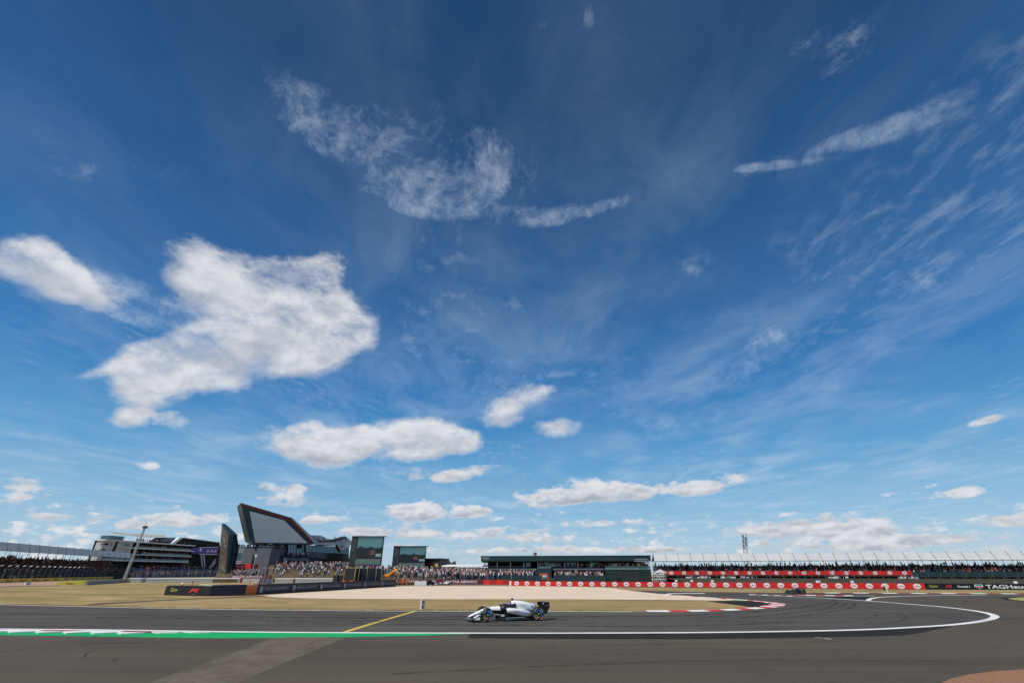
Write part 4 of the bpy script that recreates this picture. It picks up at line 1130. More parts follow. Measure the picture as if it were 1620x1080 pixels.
# ---------------------------------------------------------------- white marquee roof strip, dark building and trees left of the pavilion
FM = Frame(col_at(698, 176), col_at(763, 170))
r = wall_root('long_marquee', 'long low white marquee roof left of the pavilion', 'tent', FM)
zt_ = sz(FM, 720, 892.6)[1]
n_ = 9; w = FM.L / n_
for i in range(n_):
    b = MB(); b.hexa([FM.P(i * w, zt_ - .6, 0), FM.P((i + 1) * w - .04, zt_ - .6, 0), FM.P((i + 1) * w - .04, zt_ - .65, 4), FM.P(i * w, zt_ - .65, 4), FM.P(i * w, zt_ - .3, .1), FM.P((i + 1) * w - .04, zt_ - .3, .1), FM.P((i + 1) * w - .04, zt_ + .1, 4), FM.P(i * w, zt_ + .1, 4)])
    b.build('roof_panel', M_WHITEW, r)
    slab(FM, i * w, i * w + .12, 0, zt_ - .6, .2, .32).build('post', M_WHITEW, r)
slab(FM, 0, FM.L, 0, zt_ - .9, 3.6, 3.8).build('rear_wall', M_GREYL, r)
rnd = random.Random(23)
bkp = MB()
bkp.hexa([col_at(590, 133), col_at(742, 142), col_at(742, 172), col_at(560, 172), col_at(590, 133) + Vector((0, 0, .5)), col_at(742, 142) + Vector((0, 0, .4)), col_at(742, 172) + Vector((0, 0, 3.0)), col_at(560, 172) + Vector((0, 0, 4.2))])
struct('bank', bkp, M_BANK, 'worn grass bank crowded with spectators behind the maroon barrier')
def bank_z(px, Y):
    f = max(0, min(1, (Y - 137) / 34)); g_ = max(0, min(1, (px - 580) / 160))
    return (.5 + 3.6 * f) * (1 - g_) + (.4 + 2.55 * f) * g_
sp = []
for k in range(420):
    px, f = rnd.uniform(600, 765), rnd.random() ** .6
    Y = 141 + 28 * f
    if px > 735 and Y < 155: Y = rnd.uniform(156, 168)
    sp.append(Vector((col_at(px, Y).x, Y, bank_z(px, Y) - .05)))
crowd('spectators packed on the worn bank behind the maroon barrier', sp, 44, TOPS, .25)
FDB = Frame(col_at(668, 188), col_at(695.5, 186))
r = wall_root('corporate_cabin', 'small black cabin with gold emblem beside the smaller video screen', 'building', FDB)
z1 = sz(FDB, 680, 883.4)[1]; zb = sz(FDB, 680, 900)[1]
slab(FDB, 0, FDB.L, zb - 1.2, z1, 0, 8).build('wall', M_BLACKB, r)
slab(FDB, 0, FDB.L + .3, z1 + .003, z1 + .15, -.2, 8.2).build('roof', M_DKSTEEL, r)
a_, b_ = sz(FDB, 675, 891.6), sz(FDB, 687, 890.6)
slab(FDB, a_[0], b_[0], a_[1], b_[1], -.05, -.002).build('red_strip', M_KRED, r)
e_ = sz(FDB, 690.5, 893.5)
link('emblem', disc_mesh('emblem_gold', .75, .55, mat('gold_print', (.42, .34, .07), .5, .1)), r, FDB.mat(e_[0], e_[1], -.01))
b = MB(); b.prism([FDB.P(e_[0] - .5, e_[1] + .6, -.03), FDB.P(e_[0] + .5, e_[1] + .6, -.03), FDB.P(e_[0], e_[1] + .05, -.03)], FDB.n * .02); b.build('emblem', M_SILV, r)
slab(FDB, -.5, FDB.L + 2, zb - 2.2, zb - .1, -1.5, -.8).build('terrace_wall', M_CONCW, r)

def leaf_tree(label, base, h, cw, seed, group):
    rnd = random.Random(seed)
    r = thing('tree', label, 'tree', base, group)
    b = MB(); b.s = True
    b.tube([base, base + Vector((.1, 0, h * .3)), base + Vector((-.1, .1, h * .6)), base + Vector((0, 0, h * .85))], [.35, .26, .18, .06], 7)
    for k in range(7):
        a = rnd.uniform(0, 6.28); z = h * rnd.uniform(.35, .6)
        p = base + Vector((0, 0, z)); q = p + Vector((math.cos(a) * cw * .6, math.sin(a) * cw * .6, h * .25))
        b.tube([p, p.lerp(q, .5) + Vector((0, 0, .3)), q], [.14, .09, .03], 5)
    b.build('trunk', mat('bark', (.09, .065, .045), .9, .3, 4.0), r)
    b = MB()
    cl = []
    for k in range(26):
        a, e = rnd.uniform(0, 6.28), rnd.uniform(-.5, 1.4); q = rnd.uniform(.45, .9)
        cl.append((Vector((math.cos(a) * math.cos(e) * cw * q, math.sin(a) * math.cos(e) * cw * q, h * .62 + math.sin(e) * h * .32 * q)), cw * rnd.uniform(.22, .40)))
    for c, rr in cl:
        for k in range(150):
            d = Vector((rnd.gauss(0, 1), rnd.gauss(0, 1), rnd.gauss(0, .8))).normalized() * rr * rnd.random() ** .35
            p = base + c + d; s = rnd.uniform(.10, .22)
            u = Vector((rnd.gauss(0, 1), rnd.gauss(0, 1), rnd.gauss(0, 1))).normalized(); v = u.orthogonal().normalized()
            b.k = rnd.choice((0, 0, 1))
            b.face([p + u * s, p + v * s * .6, p - u * s, p - v * s * .6])
    o = b.build('crown', [mat('leaf_green', (.045, .075, .022), .7, .3, .5), mat('leaf_pale', (.085, .105, .032), .7, .3, .5)], r)
for i, (px, Y, top, cw, lb) in enumerate(((700.5, 300, 887.6, 4.6, 'broad dark green tree top behind the black cabin'), (708, 310, 887.2, 4.4, 'rounded green tree top above the long white marquee'), (717, 305, 888.6, 2.4, 'small lone tree top above the long white marquee'))):
    base = col_at(px, Y); h = at(px, top, Y).z * 1.1
    leaf_tree(lb, base, h, cw, 60 + i, None)

# ---------------------------------------------------------------- video screens
M_SCR_SKY = mat('screen_sky', (.060, .135, .155), .3, .15, .12, emit=.55, spec=.3)
M_SCR_DARK = mat('screen_trees', (.012, .018, .020), .3, .3, .6, emit=.5, spec=.3)
M_SCR_ROAD = mat('screen_road', (.085, .088, .092), .3, .2, .4, emit=.5, spec=.3)
M_SCR_GREEN = mat('screen_green', (.02, .16, .085), .3, .2, .4, emit=.5, spec=.3)
M_SCR_RED = mat('screen_brick', (.10, .045, .04), .3, .2, .6, emit=.5, spec=.3)
M_SCR_BLUE = mat('screen_blue', (.035, .05, .11), .3, .2, .4, emit=.5, spec=.3)
def video_screen(label, Y, tl, tr, brt, bl):
    F = Frame(col_at((tl[0] + bl[0]) / 2, Y), col_at((tr[0] + brt[0]) / 2, Y))
    r = wall_root('video_screen', label, 'screen', F)
    z1, z0 = F.px(*tl)[1], F.px(*bl)[1]; s0 = F.px(*bl)[0]; s1 = F.px(*brt)[0]
    W, Hh = s1 - s0, z1 - z0
    def q(a, b_, c, d, m_, name='picture_area', t=-.06, par=None):
        bb = MB(); bb.fbox(F, s0 + W * a, s0 + W * b_, t, t + .03, z0 + Hh * c, z0 + Hh * d); return bb.build(name, m_, par or scr)
    slab(F, s0 - .15, s1 + .12, z0 - .15, z1 + .1, 0, 1.2).build('housing', M_BLACKB, r)
    slab(F, s0 - .15, s1 + .9, z1 + .12, z1 + .26, -.4, 1.6).build('top_cover', M_DKSTEEL, r)
    scr = slab(F, s0, s1, z0, z1, -.03, -.001).build('screen', M_SCR_DARK, r)
    q(0, .195, 0, 1, mat('screen_sidebar', (.02, .025, .028), .3, .3, .8, emit=.4), 'sidebar')
    for k in range(8):
        q(.02, .12, .90 - k * .055, .915 - k * .055, (M_SCR_RED, M_SCR_ROAD, M_SCR_BLUE)[k % 3], 'sidebar_line', -.08)
    q(.2, 1, .60, 1, M_SCR_SKY, t=-.05)
    q(.2, 1, .0, .22, M_SCR_ROAD, t=-.05)
    q(.2, 1, .0, .035, M_SCR_BLUE, t=-.09)
    for k in range(6): q(.2 + k * .8 / 6, .2 + (k + 1) * .8 / 6, .155 - k * .02, .185 - k * .017, M_SCR_GREEN, t=-.08)
    for a, b_, d in ((.22, .46, .62), (.46, .82, .585), (.88, 1, .56)): q(a, b_, .34, d, M_SCR_DARK, t=-.075)
    for a, b_, c in ((.30, .34, .66), (.62, .66, .66), (.24, .42, .625), (.52, .76, .61), (.9, 1.0, .60)): q(a, b_, c - .03, c + .015, M_SCR_DARK, t=-.09)
    q(.64, .78, .36, .53, M_SCR_RED, t=-.09)
    q(.82, 1, .3, .40, mat('screen_haze', (.16, .22, .24), .3, .1, .4, emit=.5), t=-.09)
    for s_ in (.15, .5, .85): slab(F, s0 + W * s_ - .2, s0 + W * s_ + .2, 0, z0 - .16, .2, .7).build('leg', M_DKSTEEL, r)
video_screen('big video screen showing a track view beside the angular glass building', 150, (558.5, 849), (606, 848), (601, 893.5), (551.5, 893.5))
video_screen('smaller video screen showing a track view above the crowded bank', 185, (622.3, 864.3), (673, 864.3), (671, 897.2), (620.2, 897.2))

# ---------------------------------------------------------------- the angular building with the beak
FW = Frame(col_at(372, 200), col_at(560, 226))
r = wall_root('wing_building', 'glass building with a huge angular grey beak roof edged in red', 'building', FW)
def wp(px, py, t=0.0): return FW.pt(px, py, t)
def wpoly(name, pts, m_, t, depth, parent):
    b = MB(); b.prism([wp(x, y, t) for x, y in pts], FW.n * depth); return b.build(name, m_, parent)
beak = wpoly('beak', [(381, 795), (460.5, 818.3), (498.5, 860), (487, 861.2), (403, 859.2), (394.5, 853.5)], M_TEALC, 0, 14, r)
panel_m = mat('grey_soffit_panels', (.74, .73, .70), .6, .04, .3)
# pale soffit as separate cladding sheets, clipped to the outline of the soffit
outl = [(395, 808), (449.3, 822.4), (486.8, 858.6), (404.3, 857.6)]
def clip(poly_, a, b_, c):          # keep a*x + b*y <= c
    out = []
    for i in range(len(poly_)):
        p, q = poly_[i], poly_[(i + 1) % len(poly_)]
        dp, dq = a * p[0] + b_ * p[1] - c, a * q[0] + b_ * q[1] - c
        if dp <= 0: out.append(p)
        if dp * dq < 0:
            k = dp / (dp - dq); out.append((p[0] + (q[0] - p[0]) * k, p[1] + (q[1] - p[1]) * k))
    return out
X = [394, 410, 426, 442, 458, 474, 488]; Yy = [806, 823, 840, 860]
for i in range(6):
    for j in range(3):
        pl = clip(clip(clip(clip(outl, -1, 0, -X[i]), 1, 0, X[i + 1] - .14), 0, -1, -Yy[j]), 0, 1, Yy[j + 1] - .14)
        if len(pl) > 2: wpoly('soffit_sheet', pl, panel_m, -.35, .3, beak)
wpoly('red_trim', [(383.2, 797.2), (459.3, 820.2), (497.5, 860.2), (495.6, 860.3), (458.0, 822.4), (383.8, 799.4)], M_REDTRIM if 'M_REDTRIM' in globals() else mat('red_trim', (.33, .035, .02), .5, .08, .4), -.5, .45, beak)
wpoly('white_edge', [(459.8, 818.1), (462.4, 818.3), (503, 857.5), (534, 857.0), (539.8, 868.2), (553.5, 861), (553.5, 863.8), (539.5, 871), (532.8, 860.2), (500, 861.4)], mat('pale_edge_metal', (.40, .41, .43), .35, .06, .5, metal=.3), -.8, 1.2, r)
wpoly('dark_lip', [(499, 861.6), (533, 860.6), (539.3, 871.2), (538.6, 872.6), (531.5, 862.2), (500, 863)], M_INT, -.4, 1.0, r)
# rippling roof behind, one sheet for each fold
rd = [((480, 846), (491, 846.2), (505, 855.5), (494, 853)), ((491, 846), (508, 846.4), (522, 853.6), (505, 855.3)), ((522, 853.4), (545, 847.2), (551, 851), (530, 856.6)), ((530, 856.4), (551, 851.2), (556, 855), (536, 862)), ((536, 861.6), (556, 855.4), (556, 861), (540, 867.5)), ((505, 855), (522, 853.6), (533, 856.6), (503, 857.5))]
for i, q in enumerate(rd): wpoly('roof_fold', q, M_SILVER if i in (1, 3, 4) else mat('dull_roof_sheet', (.17, .18, .20), .45, .12, .4), 3.0 + i * .25, 3.0, r)
for i in range(7):
    wpoly('roof_rib', [(493 + i * 9, 847.5 + (i % 4)), (493.8 + i * 9, 847.5 + (i % 4)), (500 + i * 8, 855.6 + (i % 3)), (499 + i * 8, 855.6 + (i % 3))], M_DKSTEEL, 2.6, .3, r)
# glazed front below the beak
wpoly('rear_wall', [(409, 860.5), (552, 864), (552, 906), (408, 906)], M_INT, 2.4, 6, r)
for (a, bq, y0, y1, m_) in ((410, 423, 860.6, 866.5, M_GLASSB), (424, 433, 860.6, 866, M_GLASS), (456, 464, 860.8, 874, M_GLASSB), (464.5, 469, 860.8, 880, M_GLASSB), (470, 477, 867, 879, M_GLASSB), (477.5, 481, 861, 880, M_GLASS)):
    wdw = wpoly('window', [(a, y0), (bq, y0), (bq, y1), (a, y1)], m_, 1.6, .3, r)
    wpoly('mullion', [((a + bq) / 2, y0), ((a + bq) / 2 + .35, y0), ((a + bq) / 2 + .35, y1), ((a + bq) / 2, y1)], M_DKSTEEL, 1.5, .09, wdw)
for i in range(12):
    a = 484 + i * 5.6
    f0, f1 = i / 12, (i + 1) / 12
    yt = lambda f: 861.5 + 3.5 * f
    ym = lambda f: 871.5 + 4.5 * f
    yb = lambda f: 880 + 9 * f
    wdw = wpoly('window', [(a, yt(f0)), (a + 5.35, yt(f1)), (a + 5.35, ym(f1)), (a, ym(f0))], M_GLASSB, 1.2, .3, r)
    for k in (1, 2): wpoly('glazing_bar', [(a, yt(f0) + k * 3.3), (a + 5.35, yt(f1) + k * 3.3), (a + 5.35, yt(f1) + k * 3.3 + .3), (a, yt(f0) + k * 3.3 + .3)], M_DKSTEEL, 1.1, .09, wdw)
    wpoly('wall_panel', [(a, ym(f0) + .2), (a + 5.5, ym(f1) + .2), (a + 5.5, yb(f1)), (a, yb(f0))], M_GREYC if i < 9 else M_TEALC, 1.0, .5, r)
# round clock-like emblem above a pale plinth
c_ = wp(445, 863.5, 1.0)
link('emblem', disc_mesh('emblem', 1.0, 1.2, M_SILV), r, Matrix.Translation(c_) @ Matrix((FW.u, Vector((0, 0, 1)), -FW.n)).transposed().to_4x4())
wpoly('pale_plinth', [(437, 870.5), (447.5, 869.8), (446, 876.8), (435.5, 877.2)], M_GREYL, .8, 1.0, r)
wpoly('balcony_banner', [(432.8, 878.4), (487, 879.8), (518, 888), (518, 891.5), (431, 889.8)], M_NAVYB, -.2, .4, r)
s0, z0 = FW.px(453, 886, -.25); s1 = FW.px(489, 884, -.25)[0]
put_text('lettering', 'EXPLORA JOURNEYS', M_SILV, FW, (s0 + s1) / 2, FW.px(470, 884.7, -.25)[1], s1 - s0, 1.1, r, -.25)
c_ = FW.px(450.5, 884.3, -.25)
link('emblem', disc_mesh('emblem', .55, .75, M_SILV), r, FW.mat(c_[0], c_[1], -.25))
wpoly('dark_screen', [(519.5, 875), (543.8, 874.8), (542.2, 893), (518.6, 892.5)], M_INT, -.6, .8, r)
wpoly('slab_pillar', [(423, 862.3), (433.5, 861.4), (431, 880), (425.5, 917), (411.5, 917), (413, 905)], M_DKSTEEL, -1.0, 3, r)
wpoly('slab_pillar_face', [(433.6, 861.5), (447, 861.6), (432.5, 879), (430, 900), (426, 917.5), (425.6, 917), (431.2, 880)], M_INT, -.9, 2.5, r)
rnd = random.Random(24)
sp = []
for k in range(34):
    s_, z_ = FW.px(rnd.uniform(452, 486), 880, .8); sp.append(FW.P(s_, z_ - .1, rnd.uniform(.3, 1.2)))
crowd('guests on the balcony under the angular beak roof', sp, 45, TOPS, 0)
# sunny bank full of people in front of it
bk = MB()
A0, A1, A2, A3 = col_at(428, 163), col_at(600, 163), col_at(600, 196), col_at(424, 196)
up = lambda p, z_: p + Vector((0, 0, z_))
bk.hexa([A0, A1, A2, A3, up(A0, 1.0), up(A1, 1.0), up(A2, 5.4), up(A3, 5.4)])
struct('bank', bk, M_BANK, 'worn brown bank in front of the angular glass building')
sp = []
for k in range(520):
    f = rnd.random() ** .55; Y = 165 + 30 * f
    px = rnd.uniform(432, 598)
    if rnd.random() < .35 and f < .6: continue
    sp.append(Vector((col_at(px, Y).x, Y, 1.0 + 4.4 * (Y - 163) / 33 - .05)))
crowd('spectators in bright clothes on the sunny bank below the angular building', sp, 46, TOPS, .35)

# ---------------------------------------------------------------- grey office building, red hospitality box, screen tower
FG = Frame(col_at(352, 207), col_at(424, 203))
r = wall_root('office_block', 'grey clad office block with roof terrace left of the dark slab pillar', 'building', FG)
def gp(px, py, t=0.0): return FG.pt(px, py, t)
def gpoly(name, pts, m_, t, depth, parent):
    b = MB(); b.prism([gp(x, y, t) for x, y in pts], FG.n * depth); return b.build(name, m_, parent)
zt_ = FG.px(380, 865)[1]
s_split = FG.px(386, 880)[0]
slab(FG, 0, s_split, 0, zt_, 0, 12).build('wall', M_GREYL, r)
slab(FG, s_split + .02, FG.L, 0, zt_ - .5, -1.0, 12).build('wall', M_GREYC, r)
slab(FG, -.1, FG.L + .1, zt_ + .003, zt_ + .2, -.2, 12).build('roof_edge', M_GREYL, r)
for k in range(1, 5): slab(FG, 0, s_split, zt_ * k / 5, zt_ * k / 5 + .05, -.03, .0).build('cladding_joint', M_GREYC, r)
wdw = gpoly('window', [(368.5, 874.3), (383.5, 874.3), (380.5, 885.5), (366, 885.5)], M_GLASS, -.06, .05, r)
gpoly('mullion', [(375.5, 874.3), (376, 874.3), (373.5, 885.5), (373, 885.5)], M_DKSTEEL, -.1, .03, wdw)
gpoly('slit_window', [(400, 876), (404.5, 875.5), (402, 892), (396.5, 892.5)], M_INT, -1.1, .08, r)
crowd('people leaning along the office roof terrace', [FG.P(rnd.uniform(FG.L * .15, FG.L), zt_ + .15 - .7, rnd.uniform(.3, 1.5)) for i in range(40)], 47, [4, 4, 3, 11, 6], 0)
FRX = Frame(col_at(362, 190), col_at(394, 188))
r = wall_root('hospitality_box', 'red two-level hospitality box with white lettering beside the screen tower', 'stand', FRX)
z1, z0 = FRX.px(378, 892)[1], FRX.px(378, 903.5)[1]
slab(FRX, 0, FRX.L, z0 + 1.0, z1, 0, 4).build('fascia', M_KRED, r)
slab(FRX, -.2, FRX.L * .5, z0 - .6, z0 + .98, -.6, 3).build('wall', mat('deep_red_banner', (.36, .014, .016), .5, .1, 1.0), r)
put_text('lettering', 'MOTORSPORT', M_WHT, FRX, FRX.L * .5, (z0 + 1 + z1) / 2, FRX.L * .45, .3, r, -.03) if False else None
slab(FRX, FRX.L * .28, FRX.L * .72, (z0 + 1 + z1) / 2 - .1, (z0 + 1 + z1) / 2 + .1, -.03, -.001).build('sign_stroke', M_WHT, r)
for s_ in (.1, .5, .9): slab(FRX, FRX.L * s_, FRX.L * s_ + .2, 0, z0 + .99, .3, .5).build('post', M_DKSTEEL, r)
sp = []
for k in range(70):
    Y = rnd.uniform(172, 185); sp.append(Vector((col_at(rnd.uniform(368, 412), Y).x, Y, 1.0 + (Y - 168) * .09)))
bk = MB(); B0, B1, B2, B3 = col_at(340, 166), col_at(412, 166), col_at(418, 188), col_at(345, 188)
bk.hexa([B0, B1, B2, B3, up(B0, .9), up(B1, .9), up(B2, 2.8), up(B3, 2.8)])
struct('bank', bk, M_BANK, 'small worn bank below the red hospitality box')
crowd('spectators on the small bank below the red hospitality box', sp, 48, TOPS, .2)

# screen tower: a leaning three-sided pylon with a picture on one side
Yt = 184
r = thing('screen_tower', 'tall dark three-sided tower with a picture screen beside the balconied building', 'tower', col_at(357, Y=Yt) if False else col_at(357, Yt))
def tp(px, py, Y): return at(px, py, Y)
lf_b, lf_t = tp(344.5, 910, Yt + 4), tp(351.0, 828.3, Yt + 4)
md_b, md_t = tp(357, 911, Yt), tp(361.3, 846.8, Yt)
rt_b, rt_t = tp(362.5, 911, Yt + 3), tp(369.6, 846.0, Yt + 3)
rm = tp(372.2, 868, Yt + 3)
b = MB(); b.prism([lf_b, md_b, md_t, lf_t], (0, .5, 0)); scr = b.build('picture_face', mat('tower_picture', (.060, .050, .042), .4, .85, .55, emit=.2), r)
b = MB(); b.prism([md_b + Vector((.02, 0, 0)), rt_b, rm, rt_t, md_t + Vector((.02, 0, 0))], (0, .5, 0)); b.build('side_face', M_TEALC, r)
b = MB(); b.prism([lf_t + Vector((0, .02, .02)), md_t + Vector((0, -.02, .05)), rt_t + Vector((0, 0, .05)), rt_t + Vector((0, 3, .0)), lf_t + Vector((0, 2.5, 0))], (0, 0, .2)); b.build('top_edge', M_TEALC, r)
b = MB(); b.prism([lf_b + Vector((0, 2.2, 0)), rt_b + Vector((0, 2.2, 0)), rm + Vector((0, 2.2, 0)), rt_t + Vector((0, 2.2, 0)), lf_t + Vector((0, 2.2, 0))], (0, .3, 0)); b.build('rear_face', M_TEALC, r)
def on_face(u, v): return (lf_b.lerp(md_b, u)).lerp(lf_t.lerp(md_t, u), v) + Vector((0, -.06, 0))
rnd = random.Random(25)
pm = [mat('picture_gold', (.20, .15, .06), .4, .3, 1.0, emit=.2), mat('picture_blue', (.06, .09, .15), .4, .3, 1.0, emit=.2), mat('picture_red', (.30, .05, .03), .4, .2, 1.0, emit=.2), mat('picture_pale', (.25, .24, .24), .4, .2, 1.0, emit=.2), mat('picture_green', (.04, .09, .05), .4, .2, 1, emit=.2)]
for k in range(46):
    u, v = rnd.uniform(.02, .82), rnd.uniform(.08, .93)
    du, dv = rnd.uniform(.05, .16), rnd.uniform(.015, .06)
    mm = pm[0] if v > .75 else pm[2] if .40 < v < .5 and rnd.random() < .6 else rnd.choice(pm)
    b = MB(); b.prism([on_face(u, v), on_face(min(.98, u + du), v), on_face(min(.98, u + du * .8), v + dv), on_face(u + du * .15, v + dv)], (0, .02, 0)); b.build('picture_patch', mm, scr)

# ---------------------------------------------------------------- balconied building on the left
FHo = Frame(col_at(157, 292), col_at(347, 385))
r = wall_root('balconied_building', 'white multi-storey building with long open balconies and a cream canopy on its roof', 'building', FHo)
def hp(px, py, t=0.0): return FHo.pt(px, py, t)
def hs(px, py, t=0.0): return FHo.px(px, py, t)
def hpoly(name, pts, m_, t, depth, parent):
    b = MB(); b.prism([hp(x, y, t) for x, y in pts], FHo.n * depth); return b.build(name, m_, parent)
zr = hs(157, 852.6)[1]; z2 = hs(188, 865)[1]; z3 = hs(218, 876.7)[1]; z4 = hs(182, 885.5)[1]; z5 = z4 - (z3 - z4)
s_w0, s_w1, s_e = hs(158.5, 870)[0], hs(199, 870)[0], hs(304, 870)[0]
slab(FHo, s_w0 + .1, s_e, 0, zr - .3, 4.5, 6.0).build('core', M_INT, r)
slab(FHo, s_w0, s_w1 + 3.5, z4 - .4, zr - .32, 0, 4.4).build('end_wall', M_PALE, r)
for k in range(3): slab(FHo, s_w0 + 1.4, s_w0 + 1.5, z4, zr - .4, -.02, -.001).build('cladding_joint', M_GREYL, r) if k == 0 else None
hpoly('stair_window', [(184.5, 855), (188.5, 855), (180, 874), (175.5, 874)], M_INT, -.06, .05, r)
hpoly('tan_panel', [(159.3, 858.6), (165.5, 858.6), (164.6, 861.8), (158.6, 861.8)], M_TAN, -.08, .06, r)
hpoly('tan_panel', [(156.5, 868.2), (162, 868.2), (161, 871), (155.8, 871)], M_TAN, -.08, .06, r)
hpoly('window', [(166, 858.4), (172, 858.6), (170.8, 862), (165, 861.8)], M_INT, -.08, .06, r)
hpoly('window', [(162.3, 868.2), (167.5, 868.4), (166.8, 871), (161.4, 870.8)], M_INT, -.08, .06, r)
hpoly('window', [(196.5, 859), (205, 859.6), (203.5, 864), (195.2, 863.4)], M_GLASS, -.08, .06, r)
hpoly('pink_sign', [(174.5, 859.2), (179, 858.4), (177.6, 862.6), (173.4, 862.8)], mat('pink_print', (.55, .16, .18), .5, .1), -.08, .06, r)
slab(FHo, s_w0 - .6, s_e, zr - .45, zr + .15, -1.8, 6.5).build('roof_slab', M_WHITEW, r)
hpoly('ledge', [(156.5, 862.4), (170, 862.7), (169.8, 863.6), (156.2, 863.2)], M_WHITEW, -.6, .6, r)
for i, (z_, a) in enumerate(((z2, 188), (z3, 203), (z4, 181))):
    s0 = hs(a, 875)[0]
    sl = slab(FHo, s0, s_e - i * .8, z_ - .42, z_ + .22, -1.6, 4.45).build('balcony_slab', M_WHITEW if i != 1 else M_PALE, r)
    slab(FHo, s0 + 8, s_e - i * .8, z_ + .23, z_ + 1.15, -1.1, -1.05).build('balustrade', MATS['balustrade_glass'], sl)
    k = s0 + 9
    while k < s_e - 1:
        slab(FHo, k, k + .09, z_ + .23, z_ + 2.6, -1.0, -.9).build('mullion', M_STEEL, sl); k += 6.5
rnd = random.Random(26)
sp = []
for z_ in (zr, z2, z3, z4):
    for k in range(62): sp.append(FHo.P(rnd.uniform(hs(212, 875)[0], s_e - 1.5), z_ + .22, rnd.uniform(-.8, 2.2)))
for k in range(170): sp.append(FHo.P(rnd.uniform(hs(212, 900)[0], hs(348, 900)[0]), z5 - .6 - rnd.random() * 1.2, rnd.uniform(-6, -2)))
for k in range(190): sp.append(FHo.P(rnd.uniform(hs(172, 905)[0], hs(346, 905)[0]), rnd.uniform(.2, 2.2), rnd.uniform(-14, -9)))
crowd('guests along the balconies and terraces of the white building', sp, 49, TOPS_DARK + [1, 1, 1, 6, 6], 0)
slab(FHo, s_w1 + 4, hs(346, 900)[0], 0, z5 - .5, -1.6, 4).build('podium', M_GREYC, r)
slab(FHo, s_w1 + 4, hs(346, 900)[0], 0, z5 - 2.2, -8, -1.7).build('terrace', M_GREYC, r)
for a, bq in ((212, 232), (282, 300)):
    p = slab(FHo, hs(a, 898, -8.1)[0], hs(bq, 898, -8.1)[0], z5 - 2.1, z5 - .9, -8.3, -8.1).build('blue_banner', mat('blue_banner', (.02, .045, .17), .5, .1, .5), r)
hpoly('yellow_red_sign', [(231, 897), (238, 896.4), (236.5, 900.5), (230, 900.5)], M_ORANGEB, -8.6, .1, r)
hpoly('navy_sign', [(198, 874.5), (213, 875), (211, 883), (197, 882.6)], M_NAVYB, -1.6, .2, r)
# rooftop bar and canopy
zq = zr + .13
slab(FHo, hs(182, 850)[0], hs(205, 850)[0], zq, hs(190, 846.8)[1], 4, 10).build('roof_cabin', M_GLASS, r)
cano = MB(); cpts = [(170, 840.6), (183, 841.4), (200, 843.2), (222, 844.4), (240, 845.2), (262, 846.6)]
low = [(178, 842.4), (190, 844.8), (206, 846.0), (222, 848.8), (244, 849.4), (262, 847.2)]
for i in range(5):
    A, B_, C_, D_ = hp(*cpts[i], t=12), hp(*cpts[i + 1], t=12), hp(*low[i + 1], t=1), hp(*low[i], t=1)
    cano.hexa([D_, C_, B_, A, D_ + Vector((0, 0, .15)), C_ + Vector((0, 0, .15)), B_ + Vector((0, 0, .15)), A + Vector((0, 0, .15))])
cv = cano.build('canopy', M_CANVAS, r)
for px in (186, 206, 226, 246):
    s_ = hs(px, 850)[0]; slab(FHo, s_, s_ + .15, zq, hs(px, 846)[1], 4, 4.15).build('canopy_post', M_STEEL, cv)
for px in (252, 258, 256):
    b = MB(); b.bar(hp(px, 853, 3), hp(px + 2, 845 + rnd.random() * 3, 3), .06); b.build('mast', M_DKSTEEL, r)
# right-hand part: white raking edge, deep dark roof, purple banner on white legs
hpoly('grey_roof', [(262, 849.6), (286, 849.8), (273, 859.4), (250, 857.0)], M_GREYL, 2, 8, r)
hpoly('raking_edge', [(285.5, 849.6), (290, 850.4), (276.5, 860.2), (271, 859.6)], M_WHITEW, -1.0, 3, r)
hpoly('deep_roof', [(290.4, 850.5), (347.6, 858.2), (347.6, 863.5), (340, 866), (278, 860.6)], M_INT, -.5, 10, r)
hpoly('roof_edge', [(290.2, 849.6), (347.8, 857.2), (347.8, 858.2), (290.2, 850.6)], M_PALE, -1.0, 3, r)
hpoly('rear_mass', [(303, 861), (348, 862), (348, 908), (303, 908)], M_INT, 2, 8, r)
bn = hpoly('purple_banner', [(304, 865.6), (345.5, 865.8), (344.2, 876.2), (303.6, 875.2)], M_PURPLE, -1.4, .5, r)
hpoly('banner_edge', [(315.5, 865.0), (345.6, 864.6), (345.6, 865.6), (315.5, 866)], M_WHITEW, -1.5, .1, bn)
hpoly('banner_edge', [(315, 875.6), (344, 876.0), (344, 877.0), (315, 876.6)], M_WHITEW, -1.5, .1, bn)
hpoly('banner_mark', [(316, 867), (319.5, 867), (319, 871.6), (315.6, 871.4)], M_WHT, -1.5, .08, bn)
s0, z0 = hs(335, 871, -1.5); s1 = hs(326.8, 871, -1.5)[0]; s2 = hs(342.6, 871, -1.5)[0]
put_text('lettering', 'LAS', M_WHT, FHo, s0, z0, s2 - s1, 1.55, bn, -1.52, shear=.2, bold=.03)
for a, bq in (((318, 877), (320, 897)), ((322, 877), (324, 897)), ((341, 884), (331, 898)), ((341, 889), (327, 906))):
    b = MB(); b.bar(hp(*a, t=-1.3), hp(*bq, t=-1.3), .38); b.build('raking_leg', M_WHITEW, r)
debris_fence(FC2, 0, FC2.L, 16, .9, 3.6, 'steel debris fence above the white coped wall', .8, -.9)

